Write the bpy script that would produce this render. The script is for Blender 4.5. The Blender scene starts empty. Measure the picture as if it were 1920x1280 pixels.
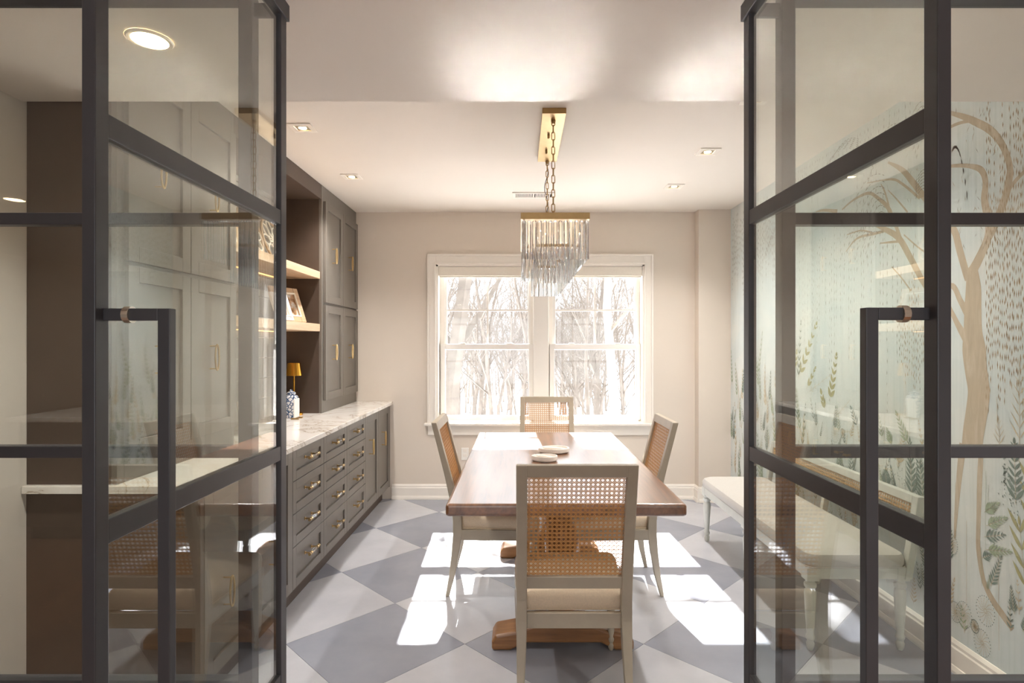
import bpy, bmesh, math, random
from mathutils import Vector, Matrix
R = random.Random(7)
SC = bpy.context.scene
COL = SC.collection

# ------------------------------------------------------------------ camera / light / exposure
F_PX, VPX, VPY, EYE = 1066.0, 975.0, 645.0, 1.45
cam_d = bpy.data.cameras.new('camera')
cam_d.sensor_width = 36.0
cam_d.lens = F_PX / 1920 * 36.0
cam_d.shift_x = (960 - VPX) / 1920
cam_d.shift_y = (VPY - 640) / 1920
cam_d.clip_start = 0.05
cam_d.clip_end = 500
cam = bpy.data.objects.new('camera', cam_d)
cam.location = (0, 0, EYE)
cam.rotation_euler = (math.pi / 2, 0, 0)
COL.objects.link(cam)
SC.camera = cam

world = bpy.data.worlds.new('world')
SC.world = world
world.use_nodes = True
bg = world.node_tree.nodes['Background']
bg.inputs[0].default_value = (0.90, 0.95, 1.0, 1)
bg.inputs[1].default_value = 0.9

sun_d = bpy.data.lights.new('sun', 'SUN')
sun_d.energy = 14.0
sun_d.angle = math.radians(0.55)
sun_d.color = (1.0, 0.985, 0.97)
sun = bpy.data.objects.new('sun', sun_d)
sd = Vector((0.042, -1.0, -0.785))
sun.rotation_euler = sd.to_track_quat('-Z', 'Y').to_euler()
sun.location = (-1, 20, 16)
COL.objects.link(sun)

SC.view_settings.view_transform = 'Standard'
SC.view_settings.look = 'None'
SC.view_settings.gamma = 1.0
SC.view_settings.use_curve_mapping = False
SC.view_settings.exposure = 1.95
SC.cycles.max_bounces = 10
SC.cycles.transparent_max_bounces = 16
SC.cycles.diffuse_bounces = 4
SC.cycles.glossy_bounces = 4
SC.cycles.transmission_bounces = 8
SC.cycles.use_adaptive_sampling = False
SC.cycles.sample_clamp_indirect = 0.0
SC.cycles.caustics_refractive = False
SC.cycles.blur_glossy = 0.02

def portal(loc, rot, sx, sy):
    d = bpy.data.lights.new('window_portal', 'AREA')
    d.shape = 'RECTANGLE'; d.size = sx; d.size_y = sy
    d.cycles.is_portal = True
    o = bpy.data.objects.new('window_portal', d)
    o.location = loc; o.rotation_euler = rot
    COL.objects.link(o)
portal((0.19, 5.62, 1.45), (-math.pi / 2, 0, 0), 2.05, 1.6)

# ------------------------------------------------------------------ helpers
def C(h, a=1.0):
    h = h.lstrip('#')
    v = [int(h[i:i + 2], 16) / 255 for i in (0, 2, 4)]
    return tuple(((x / 12.92) if x <= .04045 else ((x + .055) / 1.055) ** 2.4) for x in v) + (a,)

def new_mat(name):
    m = bpy.data.materials.new(name); m.use_nodes = True
    nt = m.node_tree
    return m, nt, nt.nodes['Principled BSDF'], nt.nodes['Material Output']

def N(nt, typ, **kw):
    n = nt.nodes.new(typ)
    for k, v in kw.items(): setattr(n, k, v)
    return n

def coords(nt, scale=(1, 1, 1), kind='Object', rot=(0, 0, 0)):
    tc = N(nt, 'ShaderNodeTexCoord'); mp = N(nt, 'ShaderNodeMapping')
    mp.inputs['Scale'].default_value = scale; mp.inputs['Rotation'].default_value = rot
    nt.links.new(tc.outputs[kind], mp.inputs[0])
    return mp.outputs[0]

def ramp(nt, fac, stops):
    r = N(nt, 'ShaderNodeValToRGB')
    e = r.color_ramp.elements
    while len(e) < len(stops): e.new(0.5)
    for i, (p, c) in enumerate(stops):
        e[i].position = p; e[i].color = c
    nt.links.new(fac, r.inputs[0])
    return r.outputs[0]

def noise(nt, vec, scale=5, detail=4, rough=.55, dist=0):
    n = N(nt, 'ShaderNodeTexNoise')
    n.inputs['Scale'].default_value = scale; n.inputs['Detail'].default_value = detail
    n.inputs['Roughness'].default_value = rough; n.inputs['Distortion'].default_value = dist
    if vec is not None: nt.links.new(vec, n.inputs['Vector'])
    return n.outputs[0]

def bump(nt, h, bsdf, strength=.1, dist=.002):
    b = N(nt, 'ShaderNodeBump'); b.inputs['Strength'].default_value = strength; b.inputs['Distance'].default_value = dist
    nt.links.new(h, b.inputs['Height']); nt.links.new(b.outputs[0], bsdf.inputs['Normal'])

def plain(name, col, rough=.5, metal=0., var=.05, vscale=8, bmp=0., spec=.5, emit=None, es=0, coat=0):
    m, nt, b, o = new_mat(name)
    c = C(col)
    lo = tuple(x * (1 - var) for x in c[:3]) + (1,); hi = tuple(min(1, x * (1 + var)) for x in c[:3]) + (1,)
    n = noise(nt, coords(nt), vscale)
    nt.links.new(ramp(nt, n, [(.3, lo), (.7, hi)]), b.inputs['Base Color'])
    b.inputs['Roughness'].default_value = rough; b.inputs['Metallic'].default_value = metal
    b.inputs['Specular IOR Level'].default_value = spec
    b.inputs['Coat Weight'].default_value = coat
    if bmp:
        bump(nt, noise(nt, coords(nt), vscale * 12, 3), b, bmp, .001)
    if emit:
        b.inputs['Emission Color'].default_value = C(emit); b.inputs['Emission Strength'].default_value = es
    return m

def wood(name, dark, light, scale=(1, 1, 1), rough=.4, axis=1, coat=0., gs=14):
    m, nt, b, o = new_mat(name)
    s = [gs, gs, gs]; s[axis] = gs * .06
    v = coords(nt, tuple(s[i] * scale[i] for i in range(3)))
    n1 = noise(nt, v, 1.6, 6, .65, 1.2)
    n2 = noise(nt, v, 9, 4, .6)
    mx = N(nt, 'ShaderNodeMath', operation='MULTIPLY_ADD'); mx.inputs[1].default_value = .35
    nt.links.new(n2, mx.inputs[0]); nt.links.new(n1, mx.inputs[2])
    nt.links.new(ramp(nt, mx.outputs[0], [(.42, C(dark)), (.85, C(light))]), b.inputs['Base Color'])
    b.inputs['Roughness'].default_value = rough
    b.inputs['Coat Weight'].default_value = coat; b.inputs['Coat Roughness'].default_value = .17; b.inputs['Coat IOR'].default_value = 1.5 + .5 * coat
    bump(nt, n2, b, .08, .001)
    return m

def glass_pane(name, f0, tint='#ffffff', p=5.0):
    m, nt, b, o = new_mat(name)
    nt.nodes.remove(b)
    lw = N(nt, 'ShaderNodeLayerWeight'); lw.inputs['Blend'].default_value = .5
    pw = N(nt, 'ShaderNodeMath', operation='POWER'); pw.inputs[1].default_value = p
    nt.links.new(lw.outputs['Facing'], pw.inputs[0])
    ma = N(nt, 'ShaderNodeMath', operation='MULTIPLY_ADD'); ma.inputs[1].default_value = 1 - f0; ma.inputs[2].default_value = f0
    nt.links.new(pw.outputs[0], ma.inputs[0])
    t = N(nt, 'ShaderNodeBsdfTransparent'); t.inputs[0].default_value = C(tint)
    g = N(nt, 'ShaderNodeBsdfGlossy'); g.inputs['Roughness'].default_value = 0.0
    mix = N(nt, 'ShaderNodeMixShader')
    nt.links.new(ma.outputs[0], mix.inputs[0]); nt.links.new(t.outputs[0], mix.inputs[1]); nt.links.new(g.outputs[0], mix.inputs[2])
    nt.links.new(mix.outputs[0], o.inputs[0])
    return m

def glass_solid(name, col='#ffffff', ior=1.52, rough=0.0, transp=.25):
    m, nt, b, o = new_mat(name)
    nt.nodes.remove(b)
    g = N(nt, 'ShaderNodeBsdfGlass'); g.inputs['Color'].default_value = C(col); g.inputs['IOR'].default_value = ior; g.inputs['Roughness'].default_value = rough
    t = N(nt, 'ShaderNodeBsdfTransparent')
    mix = N(nt, 'ShaderNodeMixShader'); mix.inputs[0].default_value = 1 - transp
    nt.links.new(t.outputs[0], mix.inputs[1]); nt.links.new(g.outputs[0], mix.inputs[2])
    nt.links.new(mix.outputs[0], o.inputs[0])
    return m

# ------------------------------------------------------------------ materials
M = {}
M['wall'] = plain('greige_paint', '#ddd2c5', .75, var=.015, vscale=2)
M['wall_white'] = plain('white_wall_paint', '#d8d2c8', .75, var=.015, vscale=2)
M['ceil'] = plain('cream_ceiling_paint', '#e4dcd2', .8, var=.01, vscale=2)
M['trim'] = plain('white_trim_paint', '#eee8df', .35, var=.01)
M['sash'] = plain('white_sash_vinyl', '#f3f0ea', .35, var=.01)
M['shade'] = plain('white_shade_fabric', '#ece6da', .9, var=.02, vscale=60)
M['black'] = plain('bronze_black_steel', '#424347', .36, .0, var=.08, spec=.4)
M['cab'] = plain('taupe_cabinet_paint', '#726b63', .42, var=.04)
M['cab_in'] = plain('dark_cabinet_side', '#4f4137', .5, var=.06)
M['shiplap'] = plain('grey_shiplap_paint', '#8d8a84', .5, var=.04)
M['gold'] = plain('brushed_gold', '#dcbe8a', .3, 1.0, var=.05)
M['brass'] = plain('satin_brass', '#b5986a', .35, 1.0, var=.06, vscale=30)
M['brass_lamp'] = plain('polished_brass', '#d79c3c', .25, 1.0, var=.05)
M['chrome'] = plain('satin_nickel', '#c8c2b6', .3, 1.0)
M['oak'] = wood('light_oak', '#b79470', '#d6bb99', rough=.5, axis=1)
M['walnut'] = wood('walnut_table', '#4d2f1d', '#8a5c3a', rough=.3, axis=1, coat=1.0, gs=7)
M['walnut_x'] = wood('walnut_base', '#6b4527', '#a47548', rough=.35, axis=0, gs=7)
M['chair'] = plain('grey_cream_chair_paint', '#a89c89', .42, var=.04, vscale=18)
M['bench'] = plain('pale_grey_bench_paint', '#c6c6bd', .42, var=.05, vscale=18)
M['linen'] = plain('beige_linen', '#d9c6ac', .9, var=.06, vscale=160, bmp=.25)
M['linen_b'] = plain('pale_linen', '#bdb9b2', .9, var=.05, vscale=160, bmp=.25)
M['cane'] = plain('honey_cane', '#c08a4a', .5, var=.18, vscale=120)
M['cane_b'] = plain('pale_cane', '#cda676', .5, var=.15, vscale=120)
M['marble_dish'] = plain('white_marble_dish', '#ece4da', .35, var=.05, vscale=30)
M['plaque'] = plain('whitewashed_carving', '#e9e2d2', .6, var=.06, vscale=40)
M['white'] = plain('plain_white', '#efece6', .5, var=.02)
M['dark'] = plain('dark_void', '#221d1a', .7)
M['bulb'] = plain('lamp_lens', '#fff3dc', .5, emit='#ffd9a0', es=9)
M['led'] = plain('led_strip', '#ffe0b0', .5, emit='#ffb768', es=.9)
M['glass_door'] = glass_pane('door_glass', .10, '#fbfdfa', 4.0)
M['glass_side'] = glass_pane('sidelight_glass', .05, '#fafbf8')
M['glass_win'] = glass_pane('window_glass', .03, '#ffffff')
M['crystal'] = glass_solid('crystal', '#ffffff', 1.5, 0, .15)
M['acrylic'] = glass_solid('clear_acrylic', '#ffffff', 1.45, .02, .2)
M['bark'] = plain('grey_bark', '#6d655d', .9, var=.2, vscale=4)
M['bark_pale'] = plain('pale_bark', '#978d80', .9, var=.15, vscale=4)
M['snow'] = plain('snow', '#f3f4f6', .9, var=.03, vscale=1)
M['dash_brown'] = plain('painted_brown_dash', '#a9967a', .8, var=.2, vscale=20)
M['dash_grey'] = plain('painted_grey_dash', '#8a857a', .8, var=.2, vscale=20)
M['leaf_olive'] = plain('painted_olive_leaf', '#aaa77c', .8, var=.15, vscale=30)
M['leaf_teal'] = plain('painted_teal_leaf', '#75877f', .8, var=.25, vscale=30)
M['leaf_green'] = plain('painted_green_leaf', '#9dac92', .8, var=.2, vscale=30)
M['leaf_tan'] = plain('painted_tan_leaf', '#c5b699', .8, var=.2, vscale=30)

def mk_tree_paint():
    m, nt, b, o = new_mat('painted_trunk_wash')
    v = coords(nt, (9, 9, 1.6))
    nt.links.new(ramp(nt, noise(nt, v, 3, 6, .65, .8), [(.3, C('#b2a38e')), (.52, C('#beb09a')), (.72, C('#cbc0ae'))]), b.inputs['Base Color'])
    b.inputs['Roughness'].default_value = .8
    return m
M['trunk_paint'] = mk_tree_paint()

def mk_wallpaper():
    m, nt, b, o = new_mat('watercolour_wallpaper')
    a = noise(nt, coords(nt, (1, .9, 1.1)), 1.4, 7, .6, .6)
    col = ramp(nt, a, [(.3, C('#c6d2d4')), (.45, C('#d2dad9')), (.6, C('#dbdeda')), (.75, C('#ccd7d9'))])
    s = noise(nt, coords(nt, (30, 30, .8)), 2, 4, .6)
    st = ramp(nt, s, [(.45, (1, 1, 1, 1)), (.8, C('#edf2ef'))])
    mx = N(nt, 'ShaderNodeMix', data_type='RGBA', blend_type='MULTIPLY'); mx.inputs[0].default_value = 1
    nt.links.new(col, mx.inputs[6]); nt.links.new(st, mx.inputs[7])
    nt.links.new(mx.outputs[2], b.inputs['Base Color'])
    b.inputs['Roughness'].default_value = .7
    return m
M['wallpaper'] = mk_wallpaper()

def mk_tile(name, c1, c2):
    m, nt, b, o = new_mat(name)
    ge = N(nt, 'ShaderNodeNewGeometry')
    a = noise(nt, ge.outputs['Position'], 2.6, 5, .6)
    oi = N(nt, 'ShaderNodeObjectInfo')
    ad = N(nt, 'ShaderNodeMath', operation='MULTIPLY_ADD'); ad.inputs[1].default_value = .14
    nt.links.new(oi.outputs['Random'], ad.inputs[0]); nt.links.new(a, ad.inputs[2])
    nt.links.new(ramp(nt, ad.outputs[0], [(.38, C(c1)), (.74, C(c2))]), b.inputs['Base Color'])
    b.inputs['Roughness'].default_value = .26
    b.inputs['Specular IOR Level'].default_value = .5
    return m
M['tile_l'] = mk_tile('light_cement_tile', '#b4b5bb', '#c0c1c6')
M['tile_d'] = mk_tile('grey_cement_tile', '#8d909b', '#999ca6')
M['grout'] = plain('grey_grout', '#b2ada6', .9)

def mk_quartz():
    m, nt, b, o = new_mat('veined_white_quartz')
    v = coords(nt, (1, 1, 1))
    n = noise(nt, v, 1.5, 8, .6, 2.2)
    s = N(nt, 'ShaderNodeMath', operation='SUBTRACT'); s.inputs[1].default_value = .5
    ab = N(nt, 'ShaderNodeMath', operation='ABSOLUTE')
    nt.links.new(n, s.inputs[0]); nt.links.new(s.outputs[0], ab.inputs[0])
    nt.links.new(ramp(nt, ab.outputs[0], [(0, C('#b5a693')), (.012, C('#e9e3da')), (.1, C('#f2eee8'))]), b.inputs['Base Color'])
    b.inputs['Roughness'].default_value = .12
    return m
M['quartz'] = mk_quartz()

def mk_jar():
    m, nt, b, o = new_mat('blue_white_porcelain')
    vo = N(nt, 'ShaderNodeTexVoronoi'); vo.feature = 'DISTANCE_TO_EDGE'; vo.inputs['Scale'].default_value = 42
    nt.links.new(coords(nt), vo.inputs['Vector'])
    n = noise(nt, coords(nt), 60, 3)
    ad = N(nt, 'ShaderNodeMath', operation='MULTIPLY'); nt.links.new(vo.outputs['Distance'], ad.inputs[0]); nt.links.new(n, ad.inputs[1])
    nt.links.new(ramp(nt, ad.outputs[0], [(.0, C('#3d5478')), (.045, C('#5c779c')), (.06, C('#e8e8ea'))]), b.inputs['Base Color'])
    b.inputs['Roughness'].default_value = .12
    return m
M['jar'] = mk_jar()

def mk_photo():
    m, nt, b, o = new_mat('photo_print')
    n = noise(nt, coords(nt), 16, 3, .5)
    nt.links.new(ramp(nt, n, [(.35, C('#6e4a30')), (.5, C('#c09a76')), (.6, C('#dcd8d0')), (.7, C('#8d99a2'))]), b.inputs['Base Color'])
    b.inputs['Roughness'].default_value = .2
    return m
M['photo'] = mk_photo()
M['wood_floor'] = wood('brown_wood_floor', '#5a3822', '#8a5c3c', rough=.35, axis=1, gs=5)

# ------------------------------------------------------------------ mesh builder
class MB:
    def __init__(s): s.v = []; s.f = []
    def add(s, vs, fs):
        k = len(s.v); s.v += [tuple(v) for v in vs]; s.f += [tuple(i + k for i in f) for f in fs]; return s
    def box(s, x0, x1, y0, y1, z0, z1):
        vs = [(x0, y0, z0), (x1, y0, z0), (x1, y1, z0), (x0, y1, z0), (x0, y0, z1), (x1, y0, z1), (x1, y1, z1), (x0, y1, z1)]
        return s.add(vs, [(0, 3, 2, 1), (4, 5, 6, 7), (0, 1, 5, 4), (1, 2, 6, 5), (2, 3, 7, 6), (3, 0, 4, 7)])
    def rings(s, rings, cap=True, loop=False):
        n = len(rings[0]); vs = [p for r in rings for p in r]; fs = []
        m = len(rings)
        for i in range(m if loop else m - 1):
            a = i * n; b = ((i + 1) % m) * n
            for j in range(n):
                fs.append((a + j, a + (j + 1) % n, b + (j + 1) % n, b + j))
        if cap and not loop:
            fs.append(tuple(reversed(range(n)))); fs.append(tuple(range((m - 1) * n, m * n)))
        return s.add(vs, fs)
    def lathe(s, prof, seg=16, cx=0, cy=0, cap=True):
        return s.rings([[(cx + r * math.cos(2 * math.pi * j / seg), cy + r * math.sin(2 * math.pi * j / seg), z) for j in range(seg)] for r, z in prof], cap)
    def tube(s, path, rad, seg=8, loop=False, cap=True):
        path = [Vector(p) for p in path]; n = len(path); rs = []
        rr = rad if isinstance(rad, (list, tuple)) else [rad] * n
        up = None
        for i, p in enumerate(path):
            a = path[(i - 1) % n] if (loop or i > 0) else p
            b = path[(i + 1) % n] if (loop or i < n - 1) else p
            t = (b - a).normalized()
            if up is None:
                up = Vector((0, 0, 1)) if abs(t.z) < .9 else Vector((1, 0, 0))
            x = (up - t * up.dot(t)); 
            if x.length < 1e-6: x = t.orthogonal()
            x.normalize(); y = t.cross(x); up = x
            rs.append([tuple(p + x * rr[i] * math.cos(2 * math.pi * j / seg) + y * rr[i] * math.sin(2 * math.pi * j / seg)) for j in range(seg)])
        return s.rings(rs, cap, loop)
    def prism(s, poly, axis, a, b):
        """extrude a 2-D polygon along axis ('x','y','z') from a to b"""
        def P(u, v, w):
            return {'x': (w, u, v), 'y': (u, w, v), 'z': (u, v, w)}[axis]
        return s.rings([[P(u, v, a) for u, v in poly], [P(u, v, b) for u, v in poly]])
    def mesh(s, name, org=(0, 0, 0)):
        me = bpy.data.meshes.new(name)
        ox, oy, oz = org
        me.from_pydata([(x - ox, y - oy, z - oz) for x, y, z in s.v], [], s.f)
        bm = bmesh.new(); bm.from_mesh(me); bmesh.ops.recalc_face_normals(bm, faces=bm.faces); bm.to_mesh(me); bm.free()
        return me

def root_loc(o):
    l = Vector((0, 0, 0))
    while o is not None:
        l += Vector(o.location); o = o.parent
    return l

def link(name, me, m=None, parent=None, loc=(0, 0, 0)):
    o = bpy.data.objects.new(name, me); COL.objects.link(o)
    o.parent = parent; o.location = loc
    if m is not None and me is not None and not me.materials: me.materials.append(m)
    return o

def smooth(o, ang=35):
    me = o.data
    for p in me.polygons: p.use_smooth = True
    try:
        me.set_sharp_from_angle(angle=math.radians(ang))
    except Exception: pass
    return o

def obj(name, mb, m, parent=None, world=False, bevel=0, seg=2, sm=False):
    """world=True: mb is in world coordinates, the parent chain has no rotation"""
    org = root_loc(parent) if (parent is not None and world) else (0, 0, 0)
    me = mb.mesh(name, org)
    o = link(name, me, m, parent)
    if sm: smooth(o)
    if bevel:
        b = o.modifiers.new('bevel', 'BEVEL'); b.width = bevel; b.segments = seg; b.limit_method = 'ANGLE'; b.angle_limit = math.radians(40)
        b.harden_normals = False
    return o

def tag(o, label=None, cat=None, group=None, kind=None):
    if label: o['label'] = label
    if cat: o['category'] = cat
    if group: o['group'] = group
    if kind: o['kind'] = kind
    return o

def thing(name, label, cat, loc=(0, 0, 0), rotz=0, group=None, kind=None):
    o = bpy.data.objects.new(name, None); COL.objects.link(o)
    o.empty_display_size = .05
    o.location = loc; o.rotation_euler = (0, 0, rotz)
    return tag(o, label, cat, group, kind)

def copy_tree(o, parent=None):
    c = o.copy(); COL.objects.link(c)
    if parent is not None: c.parent = parent
    for ch in list(o.children): copy_tree(ch, c)
    return c

def struct(name, mb, m, label, cat=None, bevel=0):
    o = obj(name, mb, m, bevel=bevel)
    return tag(o, label, cat, kind='structure')

# ------------------------------------------------------------------ dimensions
XL, XR = -1.88, 1.935          # side walls
YD, YF = 1.50, 5.33            # door plane, window wall
ZC, ZS = 2.685, 2.367          # dining ceiling, lower ceiling over the doors
YS = 2.15                      # edge of the lower ceiling
KX0, KX1, KY0 = -5.2, 3.4, -4.6   # kitchen behind the camera

# ------------------------------------------------------------------ floor
fl = struct('floor', MB().box(XL - .1, XR + .1, YD + .02, YF + .15, -.12, -.003), M['grout'], 'diagonal chequered floor of pale and grey square cement tiles', 'floor')
def clip(poly, rect):
    x0, x1, y0, y1 = rect
    for ax, val, sg in ((0, x0, 1), (0, x1, -1), (1, y0, 1), (1, y1, -1)):
        out = []
        for i in range(len(poly)):
            a, b = poly[i - 1], poly[i]
            da, db = sg * (a[ax] - val), sg * (b[ax] - val)
            if (da >= 0) != (db >= 0):
                t = da / (da - db); out.append((a[0] + t * (b[0] - a[0]), a[1] + t * (b[1] - a[1])))
            if db >= 0: out.append(b)
        poly = out
        if len(poly) < 3: return []
    return poly
H = .433
for i in range(-8, 9):
    for j in range(-8, 12):
        if (i + j) % 2 == 0: continue
        cx, cy = -.2675 + i * H, 2.751 + j * H
        d = H - .0013
        poly = clip([(cx - d, cy), (cx, cy - d), (cx + d, cy), (cx, cy + d)], (XL, XR, YD + .02, YF))
        if len(poly) < 3: continue
        ar = abs(sum(poly[k - 1][0] * poly[k][1] - poly[k][0] * poly[k - 1][1] for k in range(len(poly)))) / 2
        if ar < .002: continue
        mb = MB().prism([(x - cx, y - cy) for x, y in poly], 'z', -.008, 0.0)
        t = link('tile', mb.mesh('tile'), M['tile_d'] if j % 2 == 0 else M['tile_l'], fl, (cx, cy, 0))
# kitchen floor behind
kf = MB()
for i in range(60):
    x0 = KX0 + i * .145
    if x0 > KX1: break
    kf.box(x0, min(KX1, x0 + .1435), KY0, YD + .02, -.02, 0)
struct('floor.001', kf, M['wood_floor'], 'brown wooden plank floor of the kitchen behind the glass doors', 'floor')

# ------------------------------------------------------------------ walls, ceilings
WX0, WX1, WZ0, WZ1 = -.79, 1.17, .69, 2.20      # window rough opening
wf = MB()
wf.box(XL - .12, WX0, YF, YF + .2, 0, ZC); wf.box(WX1, XR + .12, YF, YF + .2, 0, ZC)
wf.box(WX0, WX1, YF, YF + .2, 0, WZ0); wf.box(WX0, WX1, YF, YF + .2, WZ1, ZC)
struct('wall_far', wf, M['wall'], 'beige painted wall around the double window', 'wall')
struct('wall_column', MB().box(1.64, XR, 5.22, YF, 0, ZC), M['wall'], 'shallow beige painted column in the corner beside the wallpaper', 'wall')
wr = struct('wall_right', MB().box(XR, XR + .12, YD, YF, 0, ZC), M['wallpaper'], 'wall papered with a pale painted willow tree and fern mural', 'wall')
struct('wall_left', MB().box(XL - .12, XL, YD, YF, 0, ZC), M['wall_white'], 'off-white wall behind the built-in cabinets', 'wall')
struct('ceiling', MB().box(XL - .1, XR + .1, YS, YF + .1, ZC, ZC + .1), M['ceil'], 'cream dining room ceiling with square downlights', 'ceiling')
struct('ceiling.001', MB().box(KX0, KX1, KY0, YS, ZS, ZC + .1), M['ceil'], 'lower white ceiling above the steel glass doors', 'ceiling')
wb = MB()
wb.box(KX0 - .1, KX1 + .1, KY0 - .1, KY0, 0, .35); wb.box(KX0 - .1, KX1 + .1, KY0 - .1, KY0, 2.2, ZS)
wb.box(KX0 - .1, -2.0, KY0 - .1, KY0, .35, 2.2); wb.box(2.6, KX1 + .1, KY0 - .1, KY0, .35, 2.2)
struct('wall_back', wb, M['wall'], 'kitchen wall behind the camera with a wide opening added for daylight', 'wall')
struct('wall_kitchen', MB().box(KX0 - .1, KX0, KY0, YD, 0, ZS).box(KX1, KX1 + .1, KY0, YD, 0, ZS)
       .box(KX0, XL - .12, YD, YD + .12, 0, ZS).box(XR + .12, KX1, YD, YD + .12, 0, ZS), M['wall'], 'beige kitchen side walls behind the camera', 'wall')
portal((.3, KY0 - .15, 1.27), (math.pi / 2, 0, 0), 4.6, 1.85)
w4 = tag(thing('fill_window', 'wide unseen window added behind the camera to let sky light in', 'window', (.3, KY0, .35)), kind='structure')  # unseen opening added so daylight reaches the room from behind the camera
fr = MB()
for x in (-2.0, -.86, .28, 1.42, 2.56): fr.box(x, x + .04, KY0 - .06, KY0 - .02, .35, 2.2)
fr.box(-2.0, 2.6, KY0 - .06, KY0 - .02, .35, .39).box(-2.0, 2.6, KY0 - .06, KY0 - .02, 2.16, 2.2)
obj('window_frame', fr, M['sash'], w4, True)

# baseboards
def base_prof(): return [(0, 0), (.026, 0), (.026, .012), (.02, .03), (.016, .032), (.016, .105), (.012, .112), (.012, .125), (.004, .14), (0, .14)]
def baseboard(name, a, b, normal, label):
    """a,b: floor points of the wall line"""
    A, B = Vector((a[0], a[1], 0)), Vector((b[0], b[1], 0)); n = Vector((normal[0], normal[1], 0))
    mb = MB().rings([[tuple(p + n * u + Vector((0, 0, z + .0))) for u, z in base_prof()] for p in (A, B)])
    return tag(obj(name, mb, M['trim']), label, 'baseboard', kind='structure')
baseboard('baseboard_far', (-1.2, YF), (1.64, YF), (0, -1), 'white moulded baseboard under the window')
baseboard('baseboard_column', (1.64, 5.22), (XR, 5.22), (0, -1), 'white baseboard on the front of the corner column')
baseboard('baseboard_column_side', (1.64, 5.22 - .02), (1.64, YF), (-1, 0), 'white baseboard on the side of the corner column')
baseboard('baseboard_right', (XR, YD + .06), (XR, 5.22), (-1, 0), 'white moulded baseboard under the wallpaper behind the bench')
baseboard('baseboard_left', (XL, YD + .06), (XL, 2.1), (1, 0), 'short white baseboard on the left wall near the glass door')

# ------------------------------------------------------------------ window
w1 = thing('window_1', 'white double-hung twin window with grilles and moulded casing', 'window', (.19, YF, .6), kind='structure')
# casing: flat board plus raised outer band
def casing(x0, x1, z0, z1, name='casing'):
    mb = MB().box(x0, x1, YF - .018, YF, z0, z1)
    return obj(name, mb, M['trim'], w1, True, .003)
CX0, CX1, CZ1 = -.862, 1.242, 2.287
casing(CX0, WX0 + .005, .715, CZ1); casing(WX1 - .005, CX1, .715, CZ1); casing(WX0 + .005, WX1 - .005, WZ1 - .005, CZ1)
for x0, x1, z0, z1 in ((CX0 - .004, CX0 + .016, .715, CZ1 + .004), (CX1 - .016, CX1 + .004, .715, CZ1 + .004), (CX0 + .016, CX1 - .016, CZ1 - .016, CZ1 + .004)):
    obj('casing_band', MB().box(x0, x1, YF - .03, YF - .018, z0, z1), M['trim'], w1, True, .003)
for x0, x1, z0, z1 in ((WX0 - .014, WX0 + .005, .715, WZ1 + .014), (WX1 - .005, WX1 + .014, .715, WZ1 + .014), (WX0 + .005, WX1 - .005, WZ1 - .005, WZ1 + .014)):
    obj('casing_bead', MB().box(x0, x1, YF - .024, YF - .018, z0, z1), M['trim'], w1, True, .002)
obj('stool', MB().box(CX0 - .03, CX1 + .03, YF - .055, YF + .13, .69, .715), M['trim'], w1, True, .006)
obj('apron', MB().box(CX0 + .0, CX1 - .0, YF - .018, YF, .60, .69), M['trim'], w1, True, .004)
# jamb liner
j = MB(); j.box(WX0, WX0 + .022, YF, YF + .2, .715, WZ1); j.box(WX1 - .022, WX1, YF, YF + .2, .715, WZ1); j.box(WX0, WX1, YF, YF + .2, WZ1 - .02, WZ1); j.box(WX0, WX1, YF + .13, YF + .2, .69, .725)
for x0_, x1_ in ((WX0 + .022, WX0 + .062), (.10, .127), (.272, .31), (WX1 - .05, WX1 - .022)):
    j.box(x0_, x1_, YF + .121, YF + .2, .715, WZ1 - .02)
obj('jamb', j, M['trim'], w1, True)
obj('mullion', MB().box(.127, .272, YF + .07, YF + .18, .715, WZ1 - .02), M['sash'], w1, True, .004)
def sash(x0, x1, z0, z1, y, fw, top, bot, grille):
    mb = MB(); t = .035
    mb.box(x0, x0 + fw, y, y + t, z0, z1).box(x1 - fw, x1, y, y + t, z0, z1)
    mb.box(x0 + fw, x1 - fw, y, y + t, z0, z0 + bot).box(x0 + fw, x1 - fw, y, y + t, z1 - top, z1)
    s_ = obj('sash', mb, M['sash'], w1, True, .003)
    obj('pane', MB().box(x0 + fw - .004, x1 - fw + .004, y + .014, y + .019, z0 + bot - .004, z1 - top + .004), M['glass_win'], s_, True)
    if grille:
        xm, zm = (x0 + x1) / 2, grille
        obj('muntin', MB().box(xm - .009, xm + .009, y + .008, y + .025, z0 + bot, z1 - top), M['sash'], s_, True)
        obj('muntin', MB().box(x0 + fw, x1 - fw, y + .007, y + .026, zm - .009, zm + .009), M['sash'], s_, True)
    return s_
for x0, x1 in ((WX0 + .022, .127), (.272, WX1 - .022)):
    sash(x0 + .03, x1 - .012, 1.395, WZ1 - .02, YF + .125, .038, .04, .05, 1.775)      # upper sash, further out
    lo = sash(x0 + .012, x1 - .0, .725, 1.452, YF + .085, .045, .052, .045, None)  # lower sash
    for q in (.25, .75):
        xx = x0 + (x1 - x0) * q
        obj('sash_lock', MB().box(xx - .025, xx + .025, YF + .085, YF + .11, 1.452, 1.462), M['chrome'], lo, True, .003)
sh = thing('roller_shade', 'white rolled-up roller shade across the top of the window', 'shade', (.19, YF + .04, 2.09))
obj('valance', MB().box(WX0 + .024, WX1 - .024, YF + .01, YF + .06, 2.092, 2.178), M['shade'], sh, True, .004)
obj('hem_bar', MB().box(WX0 + .03, WX1 - .03, YF + .025, YF + .04, 2.078, 2.092), M['shade'], sh, True, .003)
outl = thing('wall_outlet', 'white electrical outlet plate low on the wall below the window', 'outlet', (-.515, YF, .42))
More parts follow.
